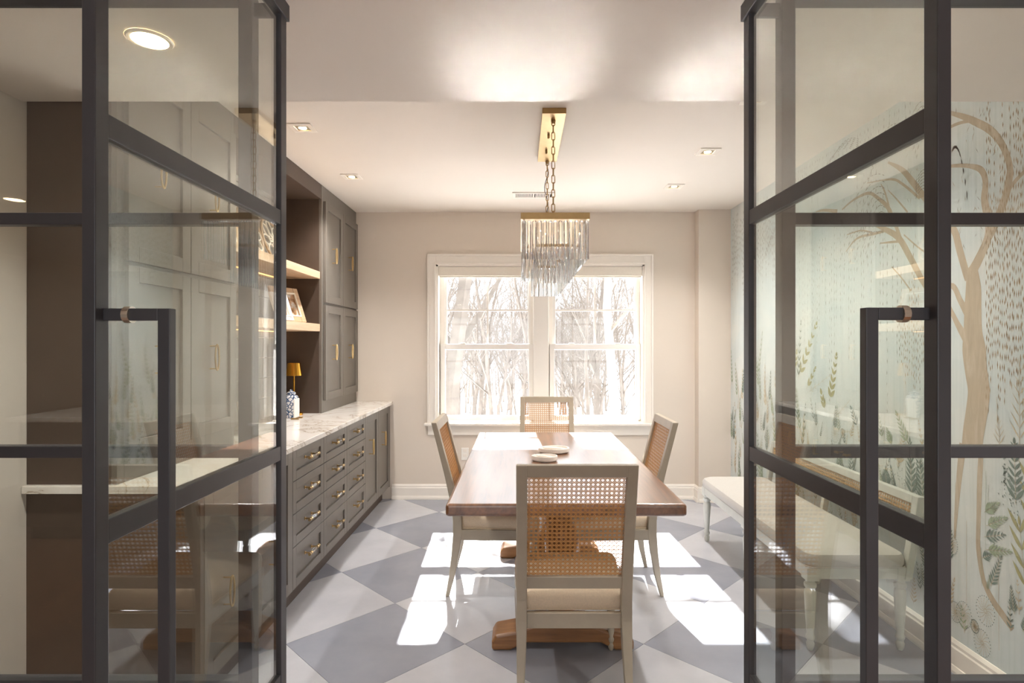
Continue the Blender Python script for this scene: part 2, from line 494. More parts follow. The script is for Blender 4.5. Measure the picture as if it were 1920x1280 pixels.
obj('plate', MB().box(-.55, -.48, YF - .006, YF, .365, .48), M['white'], outl, True, .002)
for z in (.395, .44): obj('socket', MB().box(-.532, -.498, YF - .008, YF - .006, z, z + .028), M['trim'], outl, True, .001)

# ------------------------------------------------------------------ steel doors and sidelights
ZM = (.556, 1.168, 1.778)
def side_panel(name, x0, x1, label, jamb_x):
    t = thing(name, label, 'glass partition', ((x0 + x1) / 2, YD, 0), kind='structure')
    y0, y1 = YD - .02, YD + .02
    obj('post', MB().box(x0, x0 + .036, y0, y1, 0, ZS), M['black'], t, True, .002)
    obj('post', MB().box(x1 - .036, x1, y0, y1, 0, ZS), M['black'], t, True, .002)
    obj('rail', MB().box(x0 + .036, x1 - .036, y0, y1, 0, .05), M['black'], t, True, .002)
    obj('rail', MB().box(x0 + .036, x1 - .036, y0, y1, ZS - .02, ZS), M['black'], t, True, .002)
    for z in ZM: obj('muntin', MB().box(x0 + .036, x1 - .036, y0 + .004, y1 - .004, z - .0155, z + .0155), M['black'], t, True, .002)
    zz = [.05] + [q for z in ZM for q in (z - .0155, z + .0155)] + [ZS - .02]
    for k in range(4):
        obj('pane', MB().box(x0 + .034, x1 - .034, YD - .004, YD + .004, zz[2 * k] - .002, zz[2 * k + 1] + .002), M['glass_side'], t, True)
    return t
side_panel('window_2', XL, -.698, 'fixed glazed black steel partition left of the doors', -.698)
side_panel('window_3', .682, XR, 'fixed glazed black steel partition right of the doors', .682)
tag(obj('trim_1', MB().box(-.698, .682, YD - .015, YD + .0, ZS - .004, ZS), M['black']), 'black steel head bar above the double doors', 'door frame', kind='structure')

def steel_door(name, xin, s, label, yn, hd):
    """s=+1: leaf whose visible face looks towards +x; leaf lies in a plane x = const, folded back towards the camera"""
    t = thing(name, label, 'door', (xin, 1.505, 0), kind='structure')
    th = .02; xa, xb = sorted((xin, xin - s * th))
    yf = 1.505
    sw = .028
    ZT = 2.348
    obj('stile', MB().box(xa, xb, yn, yn + sw, .012, ZT), M['black'], t, True, .0015)
    obj('stile', MB().box(xa, xb, yf - sw - .006, yf, .012, ZT), M['black'], t, True, .0015)
    xp = sorted((xin + s * .006, xin - s * (th + .004)))
    obj('rail', MB().box(xp[0], xp[1], yn + .0, yf + .006, 2.305, ZT), M['black'], t, True, .0015)
    obj('kick_rail', MB().box(xa + .002, xb - .002, yn + sw, yf - sw, .012, .10), M['black'], t, True, .0015)
    bars = [(.525, .596), (1.168 - .0185, 1.168 + .0185), (1.778 - .0185, 1.778 + .0185)]
    for z0, z1 in bars: obj('muntin', MB().box(xa + .001, xb - .001, yn + sw, yf - sw - .006, z0, z1), M['black'], t, True, .0015)
    zz = [.10] + [q for b_ in bars for q in b_] + [2.305]
    xm = (xa + xb) / 2
    for k in range(4):
        obj('pane', MB().box(xm - .003, xm + .003, yn + sw - .003, yf - sw - .003, zz[2 * k] - .003, zz[2 * k + 1] + .003), M['glass_door'], t, True)
    xj = -.698 if s > 0 else .682
    for z0, z1 in ((.02, .06), (2.31, 2.345)):
        h0, h1 = sorted((xin - s * th, xj))
        obj('pivot_hinge', MB().box(h0, h1, yf - .014, yf - .002, z0, z1), M['black'], t, True, .001)
    # square D pull
    for q, dist in ((s, hd),):
        xf = xin if q == s else xin - s * th
        xo = xf + q * dist
        x0, x1 = sorted((xo, xo + q * .018))
        yh0, yh1 = yn + .015, yn + .031
        mb = MB().box(x0, x1, yh0, yh1, .62, 1.503)
        a0, a1 = sorted((xf, xo))
        mb.box(a0, a1, yh0, yh1, 1.485, 1.503).box(a0, a1, yh0, yh1, .62, .638)
        hnd = obj('handle', mb, M['black'], t, True, .001)
        if q == s:
            for zc in (.629, 1.494):
                xc = xf + q * .034
                obj('collar', MB().rings([[(x_, (yh0 + yh1) / 2 + .0125 * math.cos(a), zc + .0125 * math.sin(a)) for a in [k * math.pi / 8 for k in range(16)]] for x_ in (xc - .005, xc + .005)]), M['chrome'], hnd, True)
steel_door('door_1', -.618, 1, 'left black steel glass door standing open beside the cabinets', .827, .081)
steel_door('door_2', .592, -1, 'right black steel glass door standing open beside the bench', .806, .074)

# ------------------------------------------------------------------ built-in cabinets on the left wall
FX = -1.215        # face of the base cabinets
UX = -1.535        # face of the upper cabinets
CT0, CT1 = .885, .915
def shaker(mb, x, y0, y1, z0, z1, r=.06, t=.02, rec=.011):
    mb.box(x - t, x, y0, y0 + r, z0, z1).box(x - t, x, y1 - r, y1, z0, z1)
    mb.box(x - t, x, y0 + r, y1 - r, z0, z0 + r).box(x - t, x, y0 + r, y1 - r, z1 - r, z1)
    mb.box(x - t, x - rec, y0 + r, y1 - r, z0 + r, z1 - r)
    return mb
def ring_pull(parent, x, y, z):
    """oval gold ring on two posts, ring plane parallel to the door"""
    xo = x + .036
    pts = [(xo, y + .017 * math.cos(a), z + .062 * math.sin(a)) for a in [k * 2 * math.pi / 24 for k in range(24)]]
    mb = MB().tube(pts, .0046, 6, loop=True)
    for zz in (z - .056, z + .056): mb.tube([(x, y, zz), (xo, y, zz)], .0035, 6)
    return obj('handle', mb, M['gold'], parent, True, sm=True)
def bar_pull(parent, x, y, z, L=.15):
    xo = x + .036
    for yy in (y - L * .33, y + L * .33):
        mb = MB().tube([(x, yy, z), (xo + .004, yy, z)], .0048, 8)
        mb.tube([(x - .0, yy, z), (x + .004, yy, z)], .009, 10)
        mb.tube([(xo, yy - .009, z), (xo, yy + .009, z)], .0095, 10)
        obj('handle_post', mb, M['gold'], parent, True, sm=True)
    for yy in (y - L / 2, y + L / 2 - .008): obj('handle_cap', MB().tube([(xo, yy, z), (xo, yy + .008, z)], .009, 10), M['gold'], parent, True, sm=True)
    pts = [(xo, y - L / 2 + .004, z), (xo, y + L / 2 - .004, z)]
    obj('handle_bar', MB().tube(pts, .0078, 10), M['acrylic'], parent, True, sm=True)

def base_unit(y0, y1, label, kind, name):
    t = thing(name, label, 'cabinet', ((FX - .3), (y0 + y1) / 2, 0))
    body = MB().box(XL + .003, FX - .021, y0, y1, .12, CT0)
    obj('body', body, M['cab'], t, True)
    obj('toe_kick', MB().box(XL + .003, FX - .07, y0, y1, 0, .12), M['cab_in'], t, True)
    g = .0018
    if kind == 'drawers':
        zs = [.128, .357, .534, .711, .880]
        for k in range(4):
            d = obj('drawer', shaker(MB(), FX, y0 + g, y1 - g, zs[k] + g, zs[k + 1] - g, .048), M['cab'], t, True, .0012, 1)
            bar_pull(d, FX - .011, (y0 + y1) / 2 + .01, (zs[k] + zs[k + 1]) / 2 + (.012 if k else .02))
    else:
        ym = (y0 + y1) / 2
        for a, b in ((y0, ym), (ym, y1)):
            d = obj('door', shaker(MB(), FX, a + g, b - g, .128 + g, .880 - g, .062), M['cab'], t, True, .0012, 1)
            ring_pull(d, FX - .011, (a + b) / 2 - .05, .615 if y0 > 3 else .43)
    return t
base_unit(2.19, 3.04, 'taupe base cabinet with two ring-handled doors behind the left glass door', 'doors', 'base_cabinet')
base_unit(3.04, 3.52, 'drawer cabinet with four drawers nearest the left glass door', 'drawers', 'drawer_cabinet')
base_unit(3.52, 3.99, 'middle cabinet of the three with four drawers', 'drawers', 'drawer_cabinet')
base_unit(3.99, 4.466, 'drawer cabinet with four drawers beside the ring-handled doors near the window', 'drawers', 'drawer_cabinet')
base_unit(4.466, 5.30, 'taupe base cabinet with two ring-handled doors next to the window wall', 'doors', 'base_cabinet')
ep = thing('cabinet_end_panel', 'dark full-height end panel of the cabinet run seen through the left partition', 'panel', (-1.7, 2.17, 0))
obj('panel', MB().box(XL, FX - .002, 2.165, 2.19, 0, CT0), M['cab_in'], ep, True)
fil = tag(obj('filler_strip', MB().box(XL, FX - .002, 5.30, YF - .003, .12, CT0), M['cab']), 'narrow taupe filler between the base cabinet and window wall', 'filler')
ctop = tag(obj('countertop', MB().box(XL + .002, -1.19, 2.14, YF - .003, CT0, CT1), M['quartz'], bevel=.003), 'long white veined quartz countertop on the base cabinets', 'countertop')

def upper_unit(y0, y1, label, side_y):
    t = thing('upper_cabinet', label, 'cabinet', (UX - .15, (y0 + y1) / 2, CT1))
    obj('body', MB().box(XL + .002, UX - .021, y0, y1, CT1, ZC - .002), M['cab_in'], t, True)
    ff = MB()   # face frame
    x0, x1 = UX - .021, UX
    ff.box(x0, x1, y0, y0 + .04, CT1, ZC - .002).box(x0, x1, y1 - .03, y1, CT1, ZC - .002)
    ff.box(x0, x1, y0 + .04, y1 - .03, CT1, 1.02).box(x0, x1, y0 + .04, y1 - .03, 1.745, 1.79).box(x0, x1, y0 + .04, y1 - .03, 2.555, ZC - .002)
    obj('face_frame', ff, M['cab'], t, True, .001, 1)
    a0, a1 = y0 + .035, y1 - .012; ym = (a0 + a1) / 2
    for z0, z1, hz in ((1.01, 1.757, 1.385), (1.775, 2.565, 2.165)):
        for a, b in ((a0, ym), (ym, a1)):
            d = obj('door', shaker(MB(), UX + .02, a + .002, b - .002, z0, z1, .062), M['cab'], t, True, .0012, 1)
            ring_pull(d, UX + .009, (a + b) / 2 - .03, hz)
    return t
upper_unit(2.165, 3.05, 'tall taupe four-door wall cabinet on the counter behind the left glass door', 0)
upper_unit(4.40, YF - .004, 'tall taupe four-door wall cabinet on the counter beside the window wall', 0)

# niche between: shiplap backing, crown, oak shelves
bs = thing('shiplap_backing', 'grey horizontal board backing behind the open shelves', 'backsplash', (XL, 3.725, CT1))
bz = CT1; bh = .1462
bme = None
for k in range(12):
    z0 = CT1 + k * bh; z1 = min(z0 + bh - .004, ZC - .12)
    if z1 - z0 < .02: break
    obj('board', MB().box(XL + .002, XL + .016, 3.052, 4.398, z0, z1), M['shiplap'], bs, True, .0015, 1)
tag(obj('crown_fascia', MB().box(XL + .002, UX - .001, 3.052, 4.398, ZC - .115, ZC - .002), M['cab_in'], bevel=.001), 'dark fascia box above the open shelves', 'fascia')
for z0, z1, lb in ((1.955, 2.010, 'upper light oak floating shelf holding carved round plaques'), (1.548, 1.606, 'lower light oak floating shelf holding photo frames')):
    s_ = thing('floating_shelf', lb, 'shelf', (-1.7, 3.725, z0), group='oak shelves between the wall cabinets')
    obj('shelf_board', MB().box(XL + .016, UX - .012, 3.052, 4.398, z0, z1), M['oak'], s_, True, .002)
    obj('led_strip', MB().box(XL + .03, XL + .042, 3.06, 4.39, z0 - .006, z0), M['led'], s_, True)

# carved plaques (rings and petals), standing on the upper shelf and leaning on the boards
def plaque(name, y, label, lean, n, dia=.33):
    r = dia / 2
    t = thing(name, label, 'plaque', (-1.70, y, 2.0112), group='carved round plaques on the upper shelf')
    def P(u, v, d=0):   # plaque plane -> local
        return (-lean * (v + r) / dia + d, u, v + r)
    def circ(cu, cv, rad, k=32): return [P(cu + rad * math.cos(a), cv + rad * math.sin(a)) for a in [q * 2 * math.pi / k for q in range(k)]]
    obj('rim', MB().tube(circ(0, 0, r - .009, 40), .009, 6, loop=True), M['oak'], t, sm=True)
    for q in range(n):
        a = 2 * math.pi * q / n
        cu, cv = .098 * math.cos(a), .098 * math.sin(a)
        pts = []
        for k in range(20):
            b = 2 * math.pi * k / 20
            lu, lv = .05 * math.cos(b), .034 * math.sin(b)
            pts.append(P(cu + lu * math.cos(a) - lv * math.sin(a), cv + lu * math.sin(a) + lv * math.cos(a)))
        obj('petal', MB().tube(pts, .0055, 6, loop=True), M['plaque'], t, sm=True)
    fl_ = MB()
    for q in range(14):
        a = 2 * math.pi * q / 14 + .1
        e = (.066 if q % 2 else .05)
        fl_.tube([P(.008 * math.cos(a), .008 * math.sin(a), .004), P(e * .6 * math.cos(a), e * .6 * math.sin(a), .008), P(e * math.cos(a), e * math.sin(a), .004)], [.004, .007, .002], 6)
    fl_.tube(circ(0, 0, .014, 12), .006, 6, loop=True)
    obj('rosette', fl_, M['plaque'], t, sm=True)
plaque('carved_plaque', 4.03, 'white carved flower plaque nearest the window cabinet', .10, 8)
plaque('carved_plaque', 3.685, 'middle carved plaque with interlaced white petals', .10, 9)
plaque('carved_plaque', 3.34, 'carved plaque beside the wall cabinet with pale rim', .10, 8)

def photo_frame(name, y, z, w, h, x, lean, m, label, bw, cat='picture frame', mat_w=.0, rotz=0):
    t = thing(name, label, cat, (x, y, z), rotz)
    tilt = math.atan2(lean, h); ct, st = math.cos(tilt), math.sin(tilt)
    def P(u, v, d): return (-v * st + d * ct, u, v * ct + d * st)
    def bx(u0, u1, v0, v1, d0, d1):
        vs = [P(u, v, d) for d in (d0, d1) for (u, v) in ((u0, v0), (u1, v0), (u1, v1), (u0, v1))]
        return MB().add(vs, [(0, 3, 2, 1), (4, 5, 6, 7), (0, 1, 5, 4), (1, 2, 6, 5), (2, 3, 7, 6), (3, 0, 4, 7)])
    u = w / 2
    for a in ((-u, -u + bw, 0, h), (u - bw, u, 0, h), (-u + bw, u - bw, 0, bw), (-u + bw, u - bw, h - bw, h)):
        obj('frame_side', bx(*a, 0, .02), m, t, bevel=.004)
    i = bw * .8
    for a in ((-u + i, -u + i + .01, i, h - i), (u - i - .01, u - i, i, h - i), (-u + i, u - i, i, i + .01), (-u + i, u - i, h - i - .01, h - i)):
        obj('inner_bead', bx(*a, .012, .024), M['plaque'] if m is not M['white'] else M['white'], t, bevel=.002)
    obj('mount', bx(-u + bw, u - bw, bw, h - bw, .002, .006), M['white'], t)
    k = bw + mat_w
    obj('photo', bx(-u + k, u - k, k, h - k, .006, .008), M['photo'], t)
    return t
photo_frame('photo_frame', 4.13, 1.6075, .28, .27, -1.66, .10, M['oak'], 'wide carved wooden photo frame leaning on the lower shelf', .05, rotz=-.35)
photo_frame('photo_frame', 3.86, 1.6075, .17, .20, -1.60, .07, M['white'], 'narrow white photo frame in front of the wooden one', .03, mat_w=.012, rotz=-.25)
photo_frame('photo_frame', 3.42, CT1 + .0005, .15, .20, -1.62, .06, M['white'], 'white photo frame standing on the counter beside the wall cabinet', .025, mat_w=.01)

def lamp(x, y, label):
    t = thing('table_lamp', label, 'lamp', (x, y, CT1), group='slim gold table lamps on the counter')
    obj('base', MB().lathe([(.062, 0), (.065, .004), (.065, .014), (.060, .018), (.012, .020)], 24), M['brass_lamp'], t, sm=True)
    obj('pole', MB().lathe([(.0055, .018), (.0055, .31)], 10), M['brass_lamp'], t, sm=True)
    obj('shade', MB().lathe([(.060, .298), (.046, .392), (.044, .394), (.002, .394), (.002, .390), (.043, .389), (.057, .298)], 28, cap=False), M['brass_lamp'], t, sm=True)
    obj('bulb_holder', MB().lathe([(.014, .30), (.014, .34), (.004, .35)], 12), M['brass'], t)
lamp(-1.71, 4.30, 'gold table lamp standing behind the blue porcelain jar')
lamp(-1.71, 3.20, 'gold table lamp mostly hidden behind the wall cabinet')
jr = thing('ginger_jar', 'blue and white porcelain ginger jar on the counter', 'jar', (-1.665, 4.135, CT1))
obj('body', MB().lathe([(.030, 0), (.034, .004), (.033, .012), (.043, .05), (.054, .10), (.055, .13), (.046, .158), (.030, .168), (.026, .172)], 28), M['jar'], jr, sm=True)
obj('lid', MB().lathe([(.031, .171), (.033, .176), (.028, .188), (.010, .194), (.009, .202), (.003, .206)], 24), M['jar'], jr, sm=True)
cd = thing('white_card', 'small white card leaning in front of the blue jar', 'card', (-1.60, 4.07, CT1))
obj('card', MB().box(-.004, .004, -.045, .045, .012, .145), M['white'], cd, bevel=.001)
obj('easel_foot', MB().box(-.025, .03, -.04, -.03, .0005, .012).box(-.025, .03, .03, .04, .0005, .012), M['brass'], cd)

# ------------------------------------------------------------------ dining table
TX0, TX1, TY0, TY1, TZ = -.322, .722, 2.45, 4.46, .76
tb = thing('dining_table', 'long walnut trestle dining table with thick glossy top', 'table', (.2, 3.455, 0))
top = obj('tabletop', MB().box(TX0, TX1, TY0, TY1, TZ - .055, TZ), M['walnut'], tb, True, .014, 3)
for fy in (2.69, 3.845):
    c = .203
    pr = [(-.337, 0), (-.337, .04), (-.32, .07), (-.22, .088), (-.12, .125), (.12, .125), (.22, .088), (.32, .07), (.337, .04), (.337, 0), (.25, 0), (.18, .035), (-.18, .035), (-.25, 0)]
    obj('trestle_foot', MB().prism([(c + u, z) for u, z in pr], 'y', fy, fy + .15), M['walnut_x'], tb, True, .012, 3)
    obj('pedestal', MB().lathe([(.07, .125), (.072, .15), (.05, .18), (.045, .22), (.062, .32), (.080, .44), (.084, .50), (.07, .56), (.05, .60), (.047, .625), (.06, .64), (.06, .66)], 20, c, fy + .075), M['walnut_x'], tb, True, sm=True)
    obj('cross_bearer', MB().box(c - .33, c + .33, fy + .03, fy + .12, .655, TZ - .055), M['walnut_x'], tb, True, .006)
obj('stretcher', MB().box(.17, .236, 2.83, 3.86, .16, .24), M['walnut_x'], tb, True, .006)
for xx in (-.105, .44):
    mb = MB().tube([(xx - .03, 2.62, .703), (xx - .03, 2.62, .675), (xx - .02, 2.62, .665), (xx + .02, 2.62, .665), (xx + .03, 2.62, .675), (xx + .03, 2.62, .703)], .004, 6)
    mb.box(xx - .006, xx + .006, 2.617, 2.623, .672, .704)
    obj('latch', mb, M['chrome'], tb, True)

def dish(x, y, sx, sy, rz, label):
    t = thing('marble_dish', label, 'dish', (x, y, TZ + .0005), rz, group='pale leaf-shaped dishes on the table')
    n = 36
    def outline(k): 
        pts = []
        for i in range(n):
            a = 2 * math.pi * i / n
            u, v = math.cos(a), math.sin(a)
            e = 1 - .16 * max(0, -u) ** 3
            pts.append((u * sx * k, v * sy * k * e * (1 + .12 * u)))
        return pts
    def ring(k, z, off=(0, 0)): return [(u + off[0], v + off[1], z) for u, v in outline(k)]
    obj('bowl', MB().rings([ring(.86, 0), ring(1, .008), ring(1.0, .027), ring(.99, .03), ring(.90, .03), ring(.86, .020), ring(.75, .013), ring(.2, .012)]), M['marble_dish'], t, sm=True)
    wall = [(-.9 * sx + q * 1.6 * sx / 10, sy * (.75 - .2 * q / 10 - 1.1 * (q / 10) ** 2)) for q in range(11)]
    obj('divider', MB().tube([(u * .9, v * .9, .0215) for u, v in wall], .008, 6), M['marble_dish'], t, sm=True)
dish(.215, 3.63, .100, .080, .15, 'larger pale divided stone dish behind the small one on the table')
dish(.145, 3.37, .078, .062, -.05, 'smaller pale divided stone dish at the front on the table')

# ------------------------------------------------------------------ cane
def strip(mb, a, b, w, n0, n1, up):
    a, b = Vector(a), Vector(b); t = (b - a).normalized(); nrm = up
    s_ = t.cross(nrm).normalized() * (w / 2)
    lo, hi = nrm * n0, nrm * n1
    mb.rings([[tuple(p - s_ + lo), tuple(p + s_ + lo), tuple(p + s_ + hi), tuple(p - s_ + hi)] for p in (a, b)], cap=False)
def cane(mb, O, U, V, w, h, p):
    """woven cane in the parallelogram O + u U + v V"""
    O, U, V = Vector(O), Vector(U).normalized(), Vector(V).normalized(); n = U.cross(V).normalized()
    nu, nv = max(2, round(w / p)), max(2, round(h / p)); pu, pv = w / nu, h / nv
    def Q(u, v): return O + U * u + V * v
    sw = p * .088
    for i in range(nu):
        for e in (.5 - .085, .5 + .085):
            u = (i + e) * pu; strip(mb, Q(u, 0), Q(u, h), sw, .0, .0010, n)
    for k in range(nv):
        for e in (.5 - .085, .5 + .085):
            v = (k + e) * pv; strip(mb, Q(0, v), Q(w, v), sw, .0008, .0018, n)
    sl = pv / pu
    for sg in (1, -1):
        for d in range(-nv - 1, nu + nv + 1):
            # v = sg*sl*(u - c)
            c = (d + .5) * pu
            pts = []
            for v in (0, h):
                u = c + sg * v / sl
                pts.append((u, v))
            (u0, v0), (u1, v1) = pts
            ts = [0, 1]
            if abs(u1 - u0) > 1e-9:
                ta, tb_ = (0 - u0) / (u1 - u0), (w - u0) / (u1 - u0)
                lo, hi = max(0, min(ta, tb_)), min(1, max(ta, tb_))
            else: lo, hi = 0, 1
            if hi - lo < .01: continue
            q = lambda t: Q(u0 + (u1 - u0) * t, v0 + (v1 - v0) * t)
            strip(mb, q(lo), q(hi), sw * 1.15, -.0010, .0001, n)
    return mb

# ------------------------------------------------------------------ chairs (local: front +y, back -y)
def rbox_rings(x0, x1, y0, y1, r, z, k=6, dx=0):
    pts = []
    for cx, cy, a0 in ((x1 - r, y1 - r, 0), (x0 + r, y1 - r, 90), (x0 + r, y0 + r, 180), (x1 - r, y0 + r, 270)):
        for i in range(k + 1):
            a = math.radians(a0 + 90 * i / k); pts.append((cx + r * math.cos(a), cy + r * math.sin(a), z))
    return pts
def cushion(xw0, xw1, y0, y1, z0, z1, r=.03, crown=.012):
    """xw0 half width at the back (y0), xw1 at the front (y1); soft top"""
    prof = [(-.006, 0), (.0, .15), (.004, .45), (.0, .72), (-.012, .9), (-.035, 1.0), (-.09, 1.0 + crown / (z1 - z0) * .7), (-.16, 1.0 + crown / (z1 - z0))]
    rings = []
    for off, f in prof:
        ring = rbox_rings(-1, 1, 0, 1, .12, 0)
        out = []
        for u, v, _ in ring:
            y = y0 + v * (y1 - y0); hw = xw0 + (xw1 - xw0) * v
            x = u * hw
            cxn = x - (0); L = math.hypot(x, y - (y0 + y1) / 2) or 1
            out.append((x + off * x / L * 1.0, y + off * (y - (y0 + y1) / 2) / L, z0 + f * (z1 - z0)))
        rings.append(out)
    return MB().rings(rings)
LEAN0, LEAN1 = (-.232, .47), (-.362, 1.0)    # centre line of the back at seat level and top: (y, z)
def post_path():
    return [(-.285, 0, .010, .011), (-.258, .12, .015, .017), (-.238, .25, .019, .022), (-.226, .36, .021, .026), (-.227, .44, .021, .025), (-.242, .53, .021, .022), (-.283, .70, .021, .018), (-.325, .86, .021, .0165), (-.362, 1.0, .021, .0155)]
def back_y(z):
    P = post_path()
    for a, b in zip(P, P[1:]):
        if a[1] <= z <= b[1]: return a[0] + (b[0] - a[0]) * (z - a[1]) / (b[1] - a[1])
    return P[-1][0]
def make_chair():
    t = thing('dining_chair', 'x', 'chair')
    HB = .2285
    for s in (-1, 1):
        rings = []
        for y, z, hx, hy in post_path():
            cx = s * (HB - .021) + (s * .006 * max(0, (.3 - z)) / .3)
            rings.append([(cx - hx, y - hy, z), (cx + hx, y - hy, z), (cx + hx, y + hy, z), (cx - hx, y + hy, z)])
        obj('rear_leg', MB().rings(rings), M['chair'], t, bevel=.004)
    def rail(z0, z1, hy, name):
        y0, y1 = back_y(z0), back_y(z1); w = HB - .040
        obj(name, MB().rings([[(-w, y0 - hy, z0), (w, y0 - hy, z0), (w, y0 + hy, z0), (-w, y0 + hy, z0)], [(-w, y1 - hy, z1), (w, y1 - hy, z1), (w, y1 + hy, z1), (-w, y1 + hy, z1)]]), M['chair'], t, bevel=.003)
    rail(.952, 1.0, .0155, 'top_rail'); rail(.488, .538, .016, 'lower_rail')
    za, zb = .536, .954
    ya, yb = back_y(za), back_y(zb); L = math.hypot(yb - ya, zb - za)
    w = 2 * (HB - .040)
    obj('cane_panel', cane(MB(), (-w / 2, ya + .004, za), (1, 0, 0), (0, yb - ya, zb - za), w, L, .0178), M['cane'], t)
    # seat
    apron = MB()
    y0, y1, z0, z1 = -.225, .235, .325, .386
    apron.box(-.187, .187, -.238, -.215, z0, z1)
    obj('apron', apron, M['chair'], t, bevel=.003)
    obj('apron', MB().rings([[(-.235, y1 - .028, z0), (.235, y1 - .028, z0), (.24, y1, z0), (-.24, y1, z0)], [(-.235, y1 - .028, z1), (.235, y1 - .028, z1), (.24, y1, z1), (-.24, y1, z1)]]), M['chair'], t, bevel=.003)
    for s in (-1, 1):
        obj('apron', MB().rings([[(s * .207, -.205, z), (s * .227, -.205, z), (s * .238, y1 - .028, z), (s * .216, y1 - .028, z)] for z in (z0, z1)]), M['chair'], t, bevel=.002)
        obj('front_leg', MB().lathe([(.008, 0), (.0125, .01), (.0145, .025), (.011, .036), (.0155, .048), (.0165, .056), (.0125, .066), (.015, .09), (.0215, .25), (.022, .285), (.016, .295), (.021, .305), (.022, .33)], 14, s * .218, .212), M['chair'], t, sm=True)
    c_ = obj('seat_cushion', cushion(.205, .24, -.212, .243, .386, .462, .03, .022), M['linen'], t, sm=True)
    obj('piping', MB().tube([(x, y, .389) for x, y in [(-.206, -.210), (.206, -.210), (.236, .20), (.225, .240), (-.225, .240), (-.236, .20)]], .0035, 6, loop=True), M['linen'], c_, sm=True)
    return t
chair = make_chair()
spots = [((.214, 2.487), 0, 'cane-back dining chair at the near end of the table, its back to the doors'),
         ((-.133, 3.487), -math.pi / 2, 'cane-back dining chair on the cabinet side of the table'),
         ((.533, 3.487), math.pi / 2, 'cane-back dining chair on the bench side of the table'),
         ((.228, 4.518), math.pi, 'cane-back dining chair at the far end of the table, in front of the window')]
for k, ((x, y), rz, lb) in enumerate(spots):
    c_ = chair if k == 0 else copy_tree(chair)
    c_.location = (x, y, 0); c_.rotation_euler = (0, 0, rz)
    c_['label'] = lb; c_['group'] = 'cane dining chairs around the table'

# ------------------------------------------------------------------ bench against the wallpaper
bn = thing('bench', 'long pale painted bench with linen seat and low cane back', 'bench', (1.6, 3.45, 0))
BY0, BY1 = 2.665, 4.225
def bench_leg(x, y, rear):
    pr = [(.010, 0), (.016, .012), (.019, .032), (.014, .045), (.020, .058), (.021, .066), (.0155, .078), (.018, .10), (.027, .27), (.024, .285), (.019, .292), (.027, .302), (.028, .316), (.020, .325), (.024, .34)]
    obj('leg', MB().lathe(pr, 16, x, y), M['bench'], bn, True, sm=True)
for y in (BY0 + .035, 3.445, BY1 - .035):
    bench_leg(1.378, y, False); bench_leg(1.805, y, True)
for y in (BY0 + .035, 3.445, BY1 - .035):
    for x in (1.378, 1.805):
        obj('leg_block', MB().box(x - .029, x + .029, y - .03, y + .03, .335, .40), M['bench'], bn, True, .003)
obj('apron', MB().box(1.352, 1.378, BY0 + .06, BY1 - .06, .345, .40), M['bench'], bn, True, .003)
obj('apron', MB().box(1.80, 1.826, BY0 + .06, BY1 - .06, .345, .40), M['bench'], bn, True, .003)
obj('apron', MB().box(1.40, 1.78, BY0 + .008, BY0 + .034, .345, .40), M['bench'], bn, True, .003)
obj('apron', MB().box(1.40, 1.78, BY1 - .034, BY1 - .008, .345, .40), M['bench'], bn, True, .003)
bc = cushion(.23, .23, 0, BY1 - BY0 - .004, 0, .08, .03, .012)
# long cushion: build directly as rounded ring stack
def long_cushion(x0, x1, y0, y1, z0, z1):
    prof = [(.006, 0), (0, .2), (0, .6), (.008, .84), (.03, 1.0), (.075, 1.12), (.13, 1.17)]
    return MB().rings([rbox_rings(x0 + o, x1 - o, y0 + o, y1 - o, max(.01, .05 - o * .1), z0 + f * (z1 - z0), 5) for o, f in prof])
cu = obj('seat_cushion', long_cushion(1.345, 1.822, BY0 - .004, BY1 + .004, .40, .472), M['linen_b'], bn, True, sm=True)
obj('piping', MB().tube([(x, y, .403) for x, y in ((1.350, BY0 + .02), (1.37, BY0), (1.80, BY0), (1.818, BY0 + .02), (1.818, BY1 - .02), (1.80, BY1), (1.37, BY1), (1.350, BY1 - .02))], .004, 6, loop=True), M['linen_b'], cu, True, sm=True)
def bx_(z): return 1.832 + (z - .40) * .16
def brail(name, z0, z1, hy, ya, yb):
    x0, x1 = bx_(z0), bx_(z1)
    obj(name, MB().rings([[(x0 - hy, ya, z0), (x0 + hy, ya, z0), (x0 + hy, yb, z0), (x0 - hy, yb, z0)], [(x1 - hy, ya, z1), (x1 + hy, ya, z1), (x1 + hy, yb, z1), (x1 - hy, yb, z1)]]), M['bench'], bn, True, .003)
for ya in (BY0, 3.43, BY1 - .04):
    brail('back_post', .345 if ya != 3.43 else .40, .732 if ya != 3.43 else .53, .017, ya, ya + (.04 if ya != 3.43 else .03))
brail('top_rail', .692, .732, .016, BY0 + .04, BY1 - .04)
brail('lower_rail', .53, .562, .016, BY0 + .04, BY1 - .04)
z0, z1 = .560, .694
obj('cane_panel', cane(MB(), (bx_(z0) - .006, BY1 - .04, z0), (0, -1, 0), (bx_(z1) - bx_(z0), 0, z1 - z0), BY1 - BY0 - .08, math.hypot(z1 - z0, bx_(z1) - bx_(z0)), .0178), M['cane_b'], bn, True)

